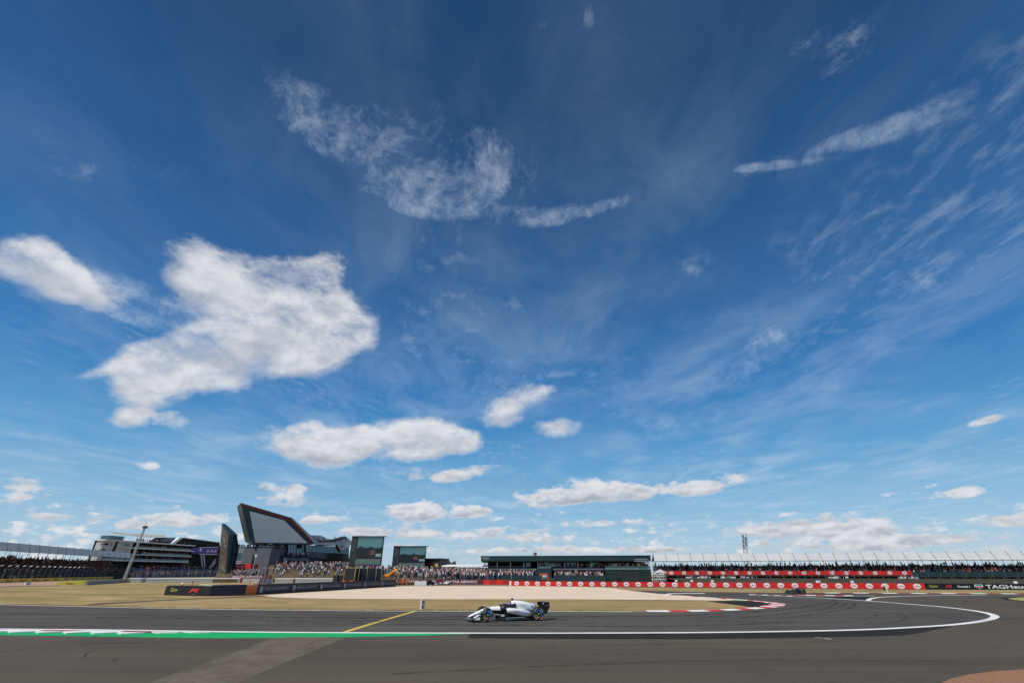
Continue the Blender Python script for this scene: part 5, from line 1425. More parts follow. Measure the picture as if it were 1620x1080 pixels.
# ---------------------------------------------------------------- lattice masts
def lattice(name, label, base, top, w0, w1, n, m_, cat='mast', extra=None):
    r = thing(name, label, cat, base)
    base, top = Vector(base), Vector(top)
    def c(i, f): 
        w = w0 + (w1 - w0) * f; a = i * math.pi / 2 + .5
        return base.lerp(top, f) + Vector((math.cos(a) * w, math.sin(a) * w, 0))
    for i in range(4):
        b = MB(); b.bar(c(i, 0), c(i, 1), .075); b.build('leg', m_, r)
    for k in range(n):
        b = MB()
        for i in range(4):
            b.bar(c(i, k / n), c((i + 1) % 4, (k + 1) / n), .035); b.bar(c(i, (k + 1) / n), c((i + 1) % 4, (k + 1) / n), .035)
        b.build('bracing', m_, r)
    return r
bs = col_at(200, 165); tpn = at(234, 831, 165)
lr = lattice('lattice_mast', 'tall slender lattice mast in front of the balconied building', (bs.x, bs.y, 0), (tpn.x - 0.8, 165, tpn.z), .40, .28, 20, mat('pale_mast_steel', (.42, .42, .38), .5, .15, 1.0))
b = MB(); b.bar((tpn.x - .8, 165, tpn.z), (tpn.x - .8, 165, tpn.z + 1.2), .06); b.build('aerial', M_STEEL, lr)
for z_ in (.5,):
    b = MB(); b.fbox(Frame(Vector((tpn.x - 1.4, 164.6, 0)), Vector((tpn.x - .1, 164.6, 0))), 0, 1.3, 0, .8, tpn.z - .8, tpn.z - .2); b.build('camera_head', M_DKSTEEL, lr)
bs = col_at(1180, 260); tp1 = at(1174.5, 849, 260)
lr = lattice('telecom_mast', 'twin pale telecom mast behind the white grandstand roof', (bs.x, 260, 0), (tp1.x + .8, 260, tp1.z), 1.0, .6, 9, M_STEEL)
for dx in (-1.2, 1.0):
    b = MB(); b.bar((bs.x + dx, 259, 0), (tp1.x + .8 + dx, 259, tp1.z + (1.5 if dx > 0 else -.5)), .22); b.build('pole', M_STEEL, lr)
for k in range(5):
    b = MB(); f = .72 + k * .06; p = Vector((bs.x, 258.6, 0)).lerp(Vector((tp1.x + .8, 258.6, tp1.z)), f); b.fbox(Frame(p, p + Vector((1, 0, 0))), -1.3 + (k % 2) * 1.4, -.5 + (k % 2) * 1.4, 0, .5, p.z, p.z + 1.8); b.build('antenna_panel', M_GREYL, lr)
bs = col_at(847, 220)
zt_ = at(847, 864.5, 220).z
r = thing('radio_mast', 'thin twin radio mast with a red drum above the pavilion roof', 'mast', bs)
for dx in (-.35, .45):
    b = MB(); b.bar((bs.x + dx, 220, 0), (bs.x + dx, 220, zt_ - (.0 if dx > 0 else .6)), .06, 5, .03); b.build('pole', M_DKSTEEL, r)
b = MB(); b.lathe([(0, 0), (.75, 0), (.75, 1.1), (0, 1.1)], 'z', 12, (bs.x, 220, zt_ - 3.4)); b.build('drum', mat('rust_red_paint', (.30, .07, .05), .6, .2), r)

# lamp post by the orange panel
bs = ground(395.5, 928, .0); bs = col_at(395.0, 79)
bs = Vector((at(396, 918, 79).x, 79, 0)); zt_ = at(407.5, 880.5, 79).z
r = thing('lamp_post', 'slim steel lamp post with an orange foot behind the orange panel', 'lamp post', bs)
b = MB(); b.tube([bs + Vector((0, 0, 1.2)), bs + Vector((0, 0, zt_))], .05, 8); b.build('pole', M_STEEL, r)
b = MB(); b.tube([bs, bs + Vector((0, 0, 1.75))], .07, 8); b.build('foot', M_ORANGEB, r)
b = MB(); b.hexa([bs + Vector((x, y, z_)) for z_, k in ((zt_ - .05, .10), (zt_ + .38, .16)) for x, y in ((-k, -k), (k, -k), (k, k), (-k, k))]); b.build('lamp_head', M_WHT, r)

# black light panel on a trailer, black box, black mesh fence with hooped posts
FX = Frame(col_at(545, 104), col_at(562, 103))
r = wall_root('light_panel', 'tall black trackside light panel with yellow frame and orange feet', 'signal panel', FX)
z1, z0 = FX.px(555, 898.3)[1], FX.px(552, 917.5)[1]
slab(FX, .1, FX.L - .1, z0, z1, 0, .2).build('panel', M_INT, r)
for a, b_, c, d in ((.0, .09, z0, z1), (FX.L - .09, FX.L, z0, z1), (0, FX.L, z1 + .003, z1 + .1)): slab(FX, a, b_, c, d, -.03, .2).build('frame', mat('ochre_frame', (.35, .25, .06), .5, .1), r)
for a in (.0, FX.L - .75): slab(FX, a, a + .75, z0 - .3, z0 - .01, -.4, .5).build('foot', M_ORANGEB, r)
for a in (.3, FX.L - .4): slab(FX, a, a + .1, 0, z0 - .31, 0, .2).build('leg', M_DKSTEEL, r)
FX2 = Frame(col_at(529.5, 106), col_at(545, 105.5))
r = wall_root('equipment_case', 'dark green equipment case beside the black light panel', 'case', FX2)
z1 = FX2.px(537, 909.5)[1]
slab(FX2, 0, FX2.L * .45, 0, z1, -.3, 1).build('case_body', M_DGREEN2, r)
slab(FX2, FX2.L * .46, FX2.L, 0, z1 - .05, 0, 1).build('case_door', M_INT, r)
FX3 = Frame(col_at(562.5, 108), col_at(606, 113))
r = wall_root('mesh_fence', 'black mesh fence with pale hooped posts behind the cruise line barrier', 'fence', FX3)
z1 = FX3.px(580, 899)[1]
for i in range(4): slab(FX3, FX3.L * i / 4, FX3.L * (i + 1) / 4 - .06, 0, z1, .1, .16).build('mesh_panel', M_INT if i == 0 else M_DGREEN2, r)
for px in (567, 580, 594, 603):
    s_ = FX3.px(px, 910)[0]
    b = MB(); b.tube([FX3.P(s_, 0, -.1), FX3.P(s_, z1 * .8, -.1), FX3.P(s_ + .05, z1 * .97, .05), FX3.P(s_ + .25, z1 * 1.05, .4)], .06, 6); b.build('hoop_post', M_STEEL, r)
FX4 = Frame(col_at(413.5, 150), col_at(434, 150))
r = wall_root('mesh_fence', 'dark mesh gate between the slab pillar and the spectator bank', 'fence', FX4)
z1 = FX4.px(424, 898)[1]
for i in range(3): slab(FX4, FX4.L * i / 3, FX4.L * (i + 1) / 3 - .05, 0, 1.25 if i else 1.3, 0, .08).build('mesh_panel', M_GREYC, r)
for i in range(4):
    s_ = FX4.L * i / 3
    b = MB(); b.tube([FX4.P(s_, 0, -.1), FX4.P(s_, z1 * .85, -.1), FX4.P(s_ + .3, z1, .2), FX4.P(s_ + .9, z1 * 1.02, .4)], .07, 6); b.build('hoop_post', M_STEEL, r)

# orange flag on its pole, white board, dark cart
Yf = 134
r = thing('flag', 'large orange flag flying above the crowded bank', 'flag', (at(629, 912, Yf).x, Yf, at(629, 912, Yf).z - .4))
b = MB(); b.s = True
n_ = 12; A, B_ = at(627.5, 904.5, Yf), at(608, 909, Yf)
rows_ = []
for i in range(n_ + 1):
    f = i / n_
    c = A.lerp(B_, f) + Vector((0, .35 * math.sin(f * 9), .35 * math.sin(f * 5 + 1.2)))
    hgt = .55 * (1 - .45 * f)
    rows_.append((c + Vector((0, .15 * math.sin(f * 7 + 1), hgt)), c + Vector((0, 0, -hgt))))
for i in range(n_):
    (a0, a1), (b0, b1) = rows_[i], rows_[i + 1]
    b.hexa([a1, b1, b1 + Vector((0, .02, 0)), a1 + Vector((0, .02, 0)), a0, b0, b0 + Vector((0, .02, 0)), a0 + Vector((0, .02, 0))])
b.build('cloth', mat('orange_flag_cloth', (.75, .27, .02), .7, .08, 1.0), r)
b = MB(); b.bar(rows_[0][0] + Vector((.06, 0, .15)), Vector((rows_[0][0].x + .35, Yf, bank_z(628, Yf) - .1)), .03, 6); b.build('pole', M_STEEL, r)
FWb = Frame(ground(655.5, 926.6), ground(674.3, 926.5))
r = wall_root('blank_board', 'plain white board standing at the edge of the gravel trap', 'board', FWb)
slab(FWb, 0, FWb.L, .08, 1.0, 0, .1).build('board', M_WHT, r)
for s_ in (.12, .85): slab(FWb, FWb.L * s_, FWb.L * s_ + .08, 0, .08, .02, .6).build('foot', M_DKSTEEL, r)
FWc = Frame(ground(674.8, 926.0), ground(687, 925.8))
r = wall_root('service_cart', 'small dark service cart parked beside the plain white board', 'cart', FWc)
slab(FWc, 0, FWc.L, .25, .85, 0, 1.0).build('body', M_BLACKB, r)
slab(FWc, FWc.L * .15, FWc.L * .7, .86, 1.15, .1, .9).build('cover', M_DGREEN2, r)
for s_ in (.15, .78):
    b = MB(); b.lathe([(0, -.02), (.26, -.02), (.28, .05), (.26, .12), (0, .12)], 'y', 14, FWc.P(FWc.L * s_, .28, 0)); b.build('wheel', M_INT, r)

# striped marker post on the verge
bp_ = ground(668, 963.6)
r = thing('marker_post', 'white square marker post standing on the grass verge', 'post', bp_)
F1 = Frame(bp_ + Vector((-.20, .10, 0)), bp_ + Vector((-.09, -.10, 0))); F2_ = Frame(bp_ + Vector((-.09, -.10, 0)), bp_ + Vector((.20, .04, 0)))
b = MB(); q = [Vector((-.21, .10, 0)), Vector((-.10, -.11, 0)), Vector((.19, .0, 0)), Vector((.08, .21, 0))]
b.hexa([bp_ + v for v in q] + [bp_ + v + Vector((0, 0, .76)) for v in q]); b.build('body', M_WHT, r)
Fm = Frame(bp_ + q[1], bp_ + q[2])
for z0, z1, a, b_ in ((.52, .62, .3, .85), (.24, .3, .2, .5), (.12, .2, .3, .75)): slab(Fm, Fm.L * a, Fm.L * b_, z0, z1, -.006, .0).build('dark_mark', M_DKP, r)
slab(Fm, Fm.L * .02, Fm.L * .98, .01, .74, -.003, .0).build('shaded_face', mat('marker_face_shade', (.32, .33, .36), .6, .1, 3), r)  # white post's side away from the sun: shade put into a grey colour
# small black and white sign at the far straw strip
Fz = Frame(ground(1399.5, 936.2), ground(1405.5, 936.2))
r = wall_root('marshal_sign', 'small black and white sign on the straw strip before the red barrier', 'sign', Fz)
slab(Fz, 0, Fz.L * .55, .3, .85, 0, .06).build('board', M_INT, r)
b = MB(); b.prism([Fz.P(Fz.L * .58, .95, -.01), Fz.P(Fz.L * .75, .95, -.01), Fz.P(Fz.L, 0, -.01), Fz.P(Fz.L * .85, 0, -.01)], Fz.n * .06); b.build('support', M_WHT, r)

# ---------------------------------------------------------------- racing cars
M_TYRE = mat('tyre_rubber', (.016, .016, .017), .75, .15, 6.0)
M_CARBON = mat('black_carbon', (.012, .013, .015), .35, .2, 5.0, coat=.4)
M_RIM = mat('dark_rim', (.02, .02, .022), .35, .1, 5.0, metal=.4)
BANDS = [mat('band_blue', (.015, .15, .62), .4, .03), mat('band_red', (.60, .035, .03), .4, .03), mat('band_yellow', (.72, .52, .03), .4, .03), mat('band_green', (.05, .42, .12), .4, .03), mat('band_sky', (.10, .42, .70), .4, .03)]
def sring(x, zc, hw, hh, n=16, p=2.6, yc=0.0, low=1.0):
    out = []
    for i in range(n):
        a = 2 * math.pi * i / n; c, s = math.cos(a), math.sin(a)
        y = math.copysign(abs(c) ** (2 / p), c) * hw; z = math.copysign(abs(s) ** (2 / p), s) * hh
        if s < 0: z *= low
        out.append(Vector((x, yc + y, zc + z)))
    return out
def arc_band(r0, r1, a0, a1, y, n=10, th=.01):
    b = MB()
    pts = [(math.cos(a0 + (a1 - a0) * i / n), math.sin(a0 + (a1 - a0) * i / n)) for i in range(n + 1)]
    for i in range(n):
        (c0, s0), (c1, s1) = pts[i], pts[i + 1]
        b.face([(r0 * c0, y, r0 * s0), (r0 * c1, y, r0 * s1), (r1 * c1, y, r1 * s1), (r1 * c0, y, r1 * s0)])
    return b
CACHE = {}
def wheel_meshes(width):
    key = ('wheel', width)
    if key in CACHE: return CACHE[key]
    R = .375; w = width / 2
    t = MB(); t.s = True
    t.lathe([(.235, -w + .02), (.30, -w), (.345, -w + .015), (R, -w + .06), (R + .003, 0), (R, w - .06), (.345, w - .015), (.30, w), (.235, w - .02)], 'y', 36)
    rim = MB(); rim.s = True
    rim.lathe([(.02, w - .05), (.10, w - .06), (.20, w - .025), (.236, w - .012), (.236, -w + .012), (.2, -w + .03), (.02, -w + .05)], 'y', 28)
    bands = []
    rnd = random.Random(3)
    a = .3
    for k, (span, mi) in enumerate(((1.5, 0), (1.3, 4), (.9, 0), (.75, 1), (.8, 2), (.8, 3))):
        bb = MB()
        bb = arc_band(.165, .228, a, a + span - .03, w - .005)
        bands.append((bb.mesh('colour_band'), mi)); a += span
    hubm = MB(); hubm.lathe([(0, w - .02), (.05, w - .02), (.05, w + .0), (0, w + .0)], 'y', 10)
    st = []
    for a0, a1 in ((.35, 1.25), (2.0, 2.9), (3.5, 4.4), (5.1, 6.0)):
        bb = MB()
        bb = arc_band(.292, .325, a0, a1, w + .001)
        st.append(bb.mesh('sidewall_stripe'))
    CACHE[key] = (t.mesh('tyre'), rim.mesh('rim'), bands, hubm.mesh('hub'), st)
    return CACHE[key]

def race_car(label, W, pal, driver_label, helmet_m, colour_rims=True):
    """W: matrix, x forward, y to the car's left, z up, origin under the front axle"""
    body, dark, accent = pal
    r = bpy.data.objects.new('racing_car', None); COL.objects.link(r); r.matrix_world = W; WORLD[r.name] = W.copy()
    tag(r, label, 'racing car')
    def part(name, b, m_, parent=None): return b.build(name, m_, parent or r, W) if not isinstance(b, bpy.types.Mesh) else None
    # nose and survival cell
    b = MB(); b.s = True
    secs = [(1.12, .24, .07, .035), (1.0, .27, .13, .06), (.7, .36, .16, .09), (.3, .47, .19, .125), (0, .54, .22, .15), (-.5, .58, .26, .18), (-1.0, .57, .31, .22), (-1.35, .55, .36, .23)]
    rings = [sring(x, z, hw, hh, 16, 3.0) for x, z, hw, hh in secs]
    b.loft(rings)
    for i, f in enumerate(b.f):
        z = sum(b.v[k][2] for k in f) / len(f); x = sum(b.v[k][0] for k in f) / len(f)
        zc = .24 + (.58 - .24) * max(0, min(1, (1.12 - x) / 1.5))
        b.mi[i] = 0 if z > zc + (-.06 if x > .2 else .03) and x > -1.15 else 1
    nose = part('survival_cell', b, [body, dark])
    # cockpit surround
    b = MB(); b.s = True
    for sgn in (1, -1):
        b.loft([sring(x, z, .07, hh, 8, 2.4, yc=sgn * y) for x, z, hh, y in ((-1.0, .66, .08, .27), (-1.4, .72, .10, .31), (-1.8, .77, .12, .31), (-2.1, .80, .13, .26))])
    part('headrest', b, dark)
    b = MB(); b.s = True
    b.loft([sring(-1.3, .40, .36, .20, 12, 3), sring(-2.0, .42, .40, .24, 12, 3), sring(-3.2, .36, .30, .20, 12, 3), sring(-3.75, .34, .14, .12, 12, 3)])
    part('tub', b, dark)
    # engine cover with fin
    b = MB(); b.s = True
    es = [(-1.82, .93, .12, .13, 1.0), (-1.95, .92, .16, .16, 1.6), (-2.2, .84, .24, .24, 1.6), (-2.6, .74, .28, .31, 1.2), (-3.0, .64, .22, .33, 1.1), (-3.4, .56, .14, .32, 1.0), (-3.62, .52, .09, .27, .9)]
    b.loft([sring(x, z, hw, hh, 16, 2.3, low=lo) for x, z, hw, hh, lo in es])
    ec = part('engine_cover', b, body)
    b = MB(); b.prism([(-2.3, -.012, 1.06), (-2.9, -.012, .97), (-3.55, -.012, .90), (-3.72, -.012, .62), (-3.5, -.012, .60), (-2.6, -.012, .9)], (0, .024, 0)); part('engine_fin', b, body, ec)
    b = MB(); b.s = True; b.lathe([(.0, -.03), (.10, -.03), (.115, .03), (.0, .03)], 'x', 14, (-1.82, 0, .95)); part('air_intake', b, dark, ec)
    b = MB(); b.box(-1.98, -1.84, -.05, .05, 1.10, 1.20); b.box(-1.93, -1.89, -.02, .02, 1.0, 1.10); part('roll_hoop_camera', b, dark, ec)
    b = MB(); b.box(-2.25, -1.98, -.165, .165, .93, .99); part('intake_stripe', b, accent, ec)
    # sidepods
    for sgn in (1, -1):
        b = MB(); b.s = True
        b.loft([sring(x, z, hw, hh, 14, 3.2, yc=sgn * y, low=lo) for x, z, hw, hh, y, lo in
                ((-1.38, .56, .26, .11, .50, .9), (-1.55, .56, .28, .135, .50, 1.1), (-2.0, .53, .28, .15, .47, 1.3), (-2.5, .46, .25, .15, .42, 1.4), (-2.95, .38, .18, .13, .36, 1.3), (-3.3, .31, .10, .08, .30, 1.1))])
        sp_ = part('sidepod', b, body)
        b = MB(); b.box(-1.40, -1.365, sgn * .5 - .2, sgn * .5 + .2, .52, .62); part('inlet', b, dark, sp_)
        for x, m_, rr in ((-2.15, mat('decal_red', (.60, .08, .03), .4, .05), .055), (-1.95, mat('decal_teal', (.05, .30, .36), .4, .05), .05)):
            b = MB(); b.lathe([(0, 0), (rr, 0), (rr, .012), (0, .012)], 'y', 12, (x, sgn * (.762 + (x + 2.0) * .16) - .006, .50)); part('decal', b, m_, sp_)
    # floor with turned-up edge
    b = MB()
    for sgn in (1, -1):
        b.prism([(-.75, sgn * .02, .05), (-.75, sgn * .35, .05), (-1.2, sgn * .72, .05), (-3.0, sgn * .78, .06), (-3.3, sgn * .5, .07), (-3.9, sgn * .45, .16), (-3.9, sgn * .02, .16)], (0, 0, .03))
        b.prism([(-.8, sgn * .36, .06), (-1.3, sgn * .72, .06), (-1.3, sgn * .72, .22), (-.85, sgn * .36, .26)], (0, sgn * .02, 0))
    fl = part('floor', b, dark)
    for sgn in (1, -1):
        b = MB(); b.prism([(-1.5, sgn * .79, .10), (-2.9, sgn * .80, .11), (-2.9, sgn * .80, .15), (-1.5, sgn * .79, .14)], (0, sgn * .012, 0))
        part('floor_edge_print', b, mat('dull_decal', (.07, .07, .075), .4, .1), fl)
    for sgn in (1, -1):
        b = MB(); b.box(-1.22, -.98, sgn * .60 - .006, sgn * .60 + .006, .26, .36); part('decal', b, M_WHT, fl)
    # front wing
    b = MB()
    for k, (x0, x1, z0, z1) in enumerate(((1.22, .92, .10, .13), (.96, .78, .145, .19), (.80, .64, .205, .26), (.66, .52, .275, .33))):
        for sgn in (1, -1):
            y0 = .06 if k < 1 else .16
            b.hexa([(x0, sgn * y0, z0), (x0 - .12, sgn * .96, z0), (x1 - .08, sgn * .96, z1), (x1, sgn * y0, z1), (x0, sgn * y0, z0 + .015), (x0 - .12, sgn * .96, z0 + .015), (x1 - .08, sgn * .96, z1 + .02), (x1, sgn * y0, z1 + .02)])
    fw = part('front_wing', b, dark)
    for sgn in (1, -1):
        b = MB(); b.prism([(1.08, sgn * .965, .06), (.45, sgn * .965, .06), (.40, sgn * .965, .30), (.55, sgn * .965, .37), (.85, sgn * .965, .22)], (0, sgn * .015, 0)); part('endplate', b, dark, fw)
        b = MB(); b.hexa([(.86, sgn * .45, .20), (.76, sgn * .93, .20), (.46, sgn * .93, .345), (.53, sgn * .45, .345), (.86, sgn * .45, .212), (.76, sgn * .93, .212), (.46, sgn * .93, .362), (.53, sgn * .45, .362)]); part('flap', b, body, fw)
        b = MB(); b.prism([(.90, sgn * .985, .12), (.52, sgn * .985, .12), (.50, sgn * .985, .24), (.62, sgn * .985, .28)], (0, sgn * .006, 0)); part('endplate_patch', b, body, fw)
    # rear wing
    b = MB()
    prof = [(-3.98, .74), (-4.12, .72), (-4.28, .80), (-4.30, .83), (-4.12, .765), (-3.98, .765)]
    b.prism([(x, -.48, z) for x, z in prof], (0, .96, 0))
    rw = part('rear_wing', b, dark)
    b = MB(); b.prism([(x, -.48, z) for x, z in ((-4.22, .86), (-4.36, .98), (-4.385, .99), (-4.25, .85))], (0, .96, 0)); fp = part('flap', b, dark, rw)
    for sgn in (1, -1):
        b = MB(); b.prism([(-3.88, sgn * .49, .97), (-4.44, sgn * .49, .985), (-4.46, sgn * .49, .70), (-4.22, sgn * .49, .34), (-4.0, sgn * .49, .34), (-4.02, sgn * .49, .66), (-3.90, sgn * .49, .78)], (0, sgn * .02, 0)); ep_ = part('endplate', b, dark, rw)
        b = MB(); b.prism([(-3.92, sgn * .512, .94), (-4.04, sgn * .512, .945), (-4.02, sgn * .512, .88), (-3.96, sgn * .512, .88)], (0, sgn * .004, 0)); part('decal', b, accent, ep_)
        b = MB(); b.prism([(-4.12, sgn * .512, .80), (-4.40, sgn * .512, .80), (-4.40, sgn * .512, .775), (-4.12, sgn * .512, .775)], (0, sgn * .004, 0)); part('decal', b, mat('grey_decal', (.28, .28, .29), .4, .1), ep_)
    b = MB(); b.bar((-3.75, .0, .4), (-4.1, .0, .74), .035, 6); b.prism([(x, -.46, z) for x, z in ((-3.95, .40), (-4.15, .46), (-4.15, .475), (-3.95, .42))], (0, .92, 0)); part('beam_wing', b, dark, rw)
    b = MB(); b.s = True; b.loft([sring(-3.6, .30, .14, .10, 10), sring(-3.95, .30, .10, .09, 10), sring(-4.15, .32, .05, .05, 10)]); part('crash_structure', b, dark)
    # halo
    b = MB(); b.s = True
    hoop = [Vector((-1.0 - .95 * (1 - math.cos(a)) / 1.0 * .55 - .02, .30 * math.sin(a), .80 + .05 * math.sin(abs(a) * .8))) for a in [(-1 + 2 * i / 14) * 1.75 for i in range(15)]]
    hoop = [Vector((-2.0, -.30, .72))] + hoop + [Vector((-2.0, .30, .72))]
    b.tube(hoop, .04, 8); b.tube([(-1.02, 0, .80), (-.88, 0, .70), (-.80, 0, .58)], .03, 8); part('halo', b, dark)
    # mirrors
    for sgn in (1, -1):
        b = MB(); b.hexa([(-1.15 + dx, sgn * (.52 + dy), z) for z in (.68, .76) for dx, dy in ((0, 0), (0, .2), (-.08, .2), (-.08, 0))]); b.bar((-1.18, sgn * .34, .66), (-1.18, sgn * .54, .70), .012, 5); part('mirror', b, dark)
    # wheels and suspension
    for nm, x, wd, tr in (('front', 0, .31, .84), ('rear', -3.5, .40, .79)):
        for sgn in (1, -1):
            tm, rm, bands, hm, st = wheel_meshes(wd)
            LW = W @ Matrix.Translation((x, sgn * tr, .378)) @ Matrix.Rotation(0 if sgn > 0 else math.pi, 4, 'Z')
            def shared(name, me, m_, par):
                k = (name, id(me), m_.name)
                if k not in CACHE: c = me.copy(); c.materials.clear(); c.materials.append(m_); CACHE[k] = c
                return link(name, CACHE[k], par, LW)
            wh = shared('wheel', rm, M_RIM, r)
            shared('tyre', tm, M_TYRE, wh); shared('hub', hm, BANDS[2], wh)
            if colour_rims:
                for bm_, mi in bands: shared('colour_band', bm_, BANDS[mi], wh)
            for s_ in st: shared('sidewall_stripe', s_, mat('white_stripe', (.62, .62, .6), .6, .05), wh)
            b = MB()
            for dz, dx in ((.10, .32), (.10, -.32), (-.10, .30), (-.10, -.30)): b.bar((x, sgn * (tr - wd / 2), .38 + dz), (x + dx, sgn * .18, .42 + dz * 1.2), .016, 5)
            part('suspension', b, dark)
    # driver: a person of his own, seated in the car
    d = MB(); d.s = True
    def body_ring(p, rx, rz, n=10): return [Vector((p[0] + rz * .4 * math.sin(2 * math.pi * i / n), p[1] + rx * math.cos(2 * math.pi * i / n), p[2] + rz * math.sin(2 * math.pi * i / n))) for i in range(n)]
    d.loft([body_ring((-.9, 0, .42), .15, .08), body_ring((-1.3, 0, .40), .19, .10), body_ring((-1.6, 0, .50), .20, .12), body_ring((-1.72, 0, .64), .21, .10), body_ring((-1.74, 0, .70), .09, .06), body_ring((-1.74, 0, .74), .07, .05)])
    dm = d.mesh('person'); dm.materials.append(mat('race_suit', (.05, .05, .07), .8, .1))
    dr = link('person', dm, None, W.copy()); tag(dr, driver_label, 'driver')
    b = MB(); b.s = True; b.ball((-1.72, 0, .83), .165, .135, .15, 16, 10); hl = b.build('helmet', helmet_m, dr, W)
    b = MB(); b.s = True
    b.loft([[Vector((-1.72 + .170 * math.cos(a), .140 * math.sin(a), z)) for a in [(-1.2 + 2.4 * i / 9) for i in range(10)]] for z in (.80, .86)], cap=False)
    b.build('visor', mat('visor_black', (.01, .01, .012), .1, 0), hl, W)
    return r, ec

def car_matrix(front, rear, zs=1.08, k=1.0):
    h = (front - rear); h.z = 0; h.normalize()
    left = Vector((-h.y, h.x, 0))
    o = front - left * .99
    M = Matrix(((h.x, left.x, 0, o.x), (h.y, left.y, 0, o.y), (0, 0, zs, .014), (0, 0, 0, 1)))
    return M @ Matrix.Scale(k, 4)
M_CWHITE = mat('white_car_paint', (.88, .88, .87), .3, .03, 2.0, coat=.6)
M_CTEAL = mat('teal_car_paint', (.03, .22, .24), .3, .1, 2.0, coat=.5)
M_CBLACK = mat('black_car_paint', (.014, .016, .018), .3, .1, 2.0, coat=.5)
M_PURP = mat('purple_helmet', (.30, .16, .55), .25, .2, 6.0, coat=.5)
Wc = car_matrix(ground(771.6, 984.0), ground(849.3, 982.0))
car, cover = race_car('white and black racing car with rainbow wheel rings on the near straight', Wc, (M_CWHITE, M_CARBON, M_CWHITE), 'driver in purple helmet seated in the white racing car', M_PURP)
me = text_mesh('Gemini', mat('grey_lettering', (.30, .31, .33), .5, .05), 1.0)
tw, th = text_size(me)
Mt = Wc @ Matrix.Translation((-2.55, .292, .84)) @ Matrix(((-1, 0, 0, 0), (0, 0, 1, 0), (0, 1, 0, 0), (0, 0, 0, 1))) @ Matrix.Rotation(math.radians(-12), 4, 'X') @ Matrix.Diagonal((.62 / tw, .14 / th, 1, 1))
link('lettering', me, cover, Mt)
b = MB(); b.lathe([(0, 0), (.06, 0), (.06, .02), (0, .02)], 'y', 12, (-3.28, .150, .76)); b.build('decal', mat('decal_sky', (.08, .35, .60), .4, .05), cover, Wc)
W2 = car_matrix(ground(1262, 939.0), ground(1287, 938.2), 1.0, .70)
car2, cov2 = race_car('black and teal racing car passing the red logo barrier', W2, (M_CBLACK, M_CBLACK, M_CTEAL), 'driver in pale helmet seated in the black and teal racing car', mat('pale_helmet', (.5, .5, .5), .3, .1), False)
for sgn in (1, -1):
    b = MB(); b.prism([(-1.6, sgn * .785, .60), (-2.9, sgn * .60, .50), (-2.9, sgn * .60, .42), (-1.6, sgn * .785, .50)], (0, sgn * .01, 0)); b.build('teal_flash', M_CTEAL, car2, W2)
b = MB(); b.box(.2, .9, -.10, .10, .52, .54); b.build('teal_flash', M_CTEAL, car2, W2)
W3 = car_matrix(ground(694, 925.6), ground(709, 925.5), 1.0, .78)
race_car('distant white racing car passing the maroon airline barrier', W3, (M_CWHITE, M_CBLACK, M_CWHITE), 'driver in dark helmet seated in the distant white racing car', mat('dark_helmet', (.05, .05, .06), .3, .1), False)

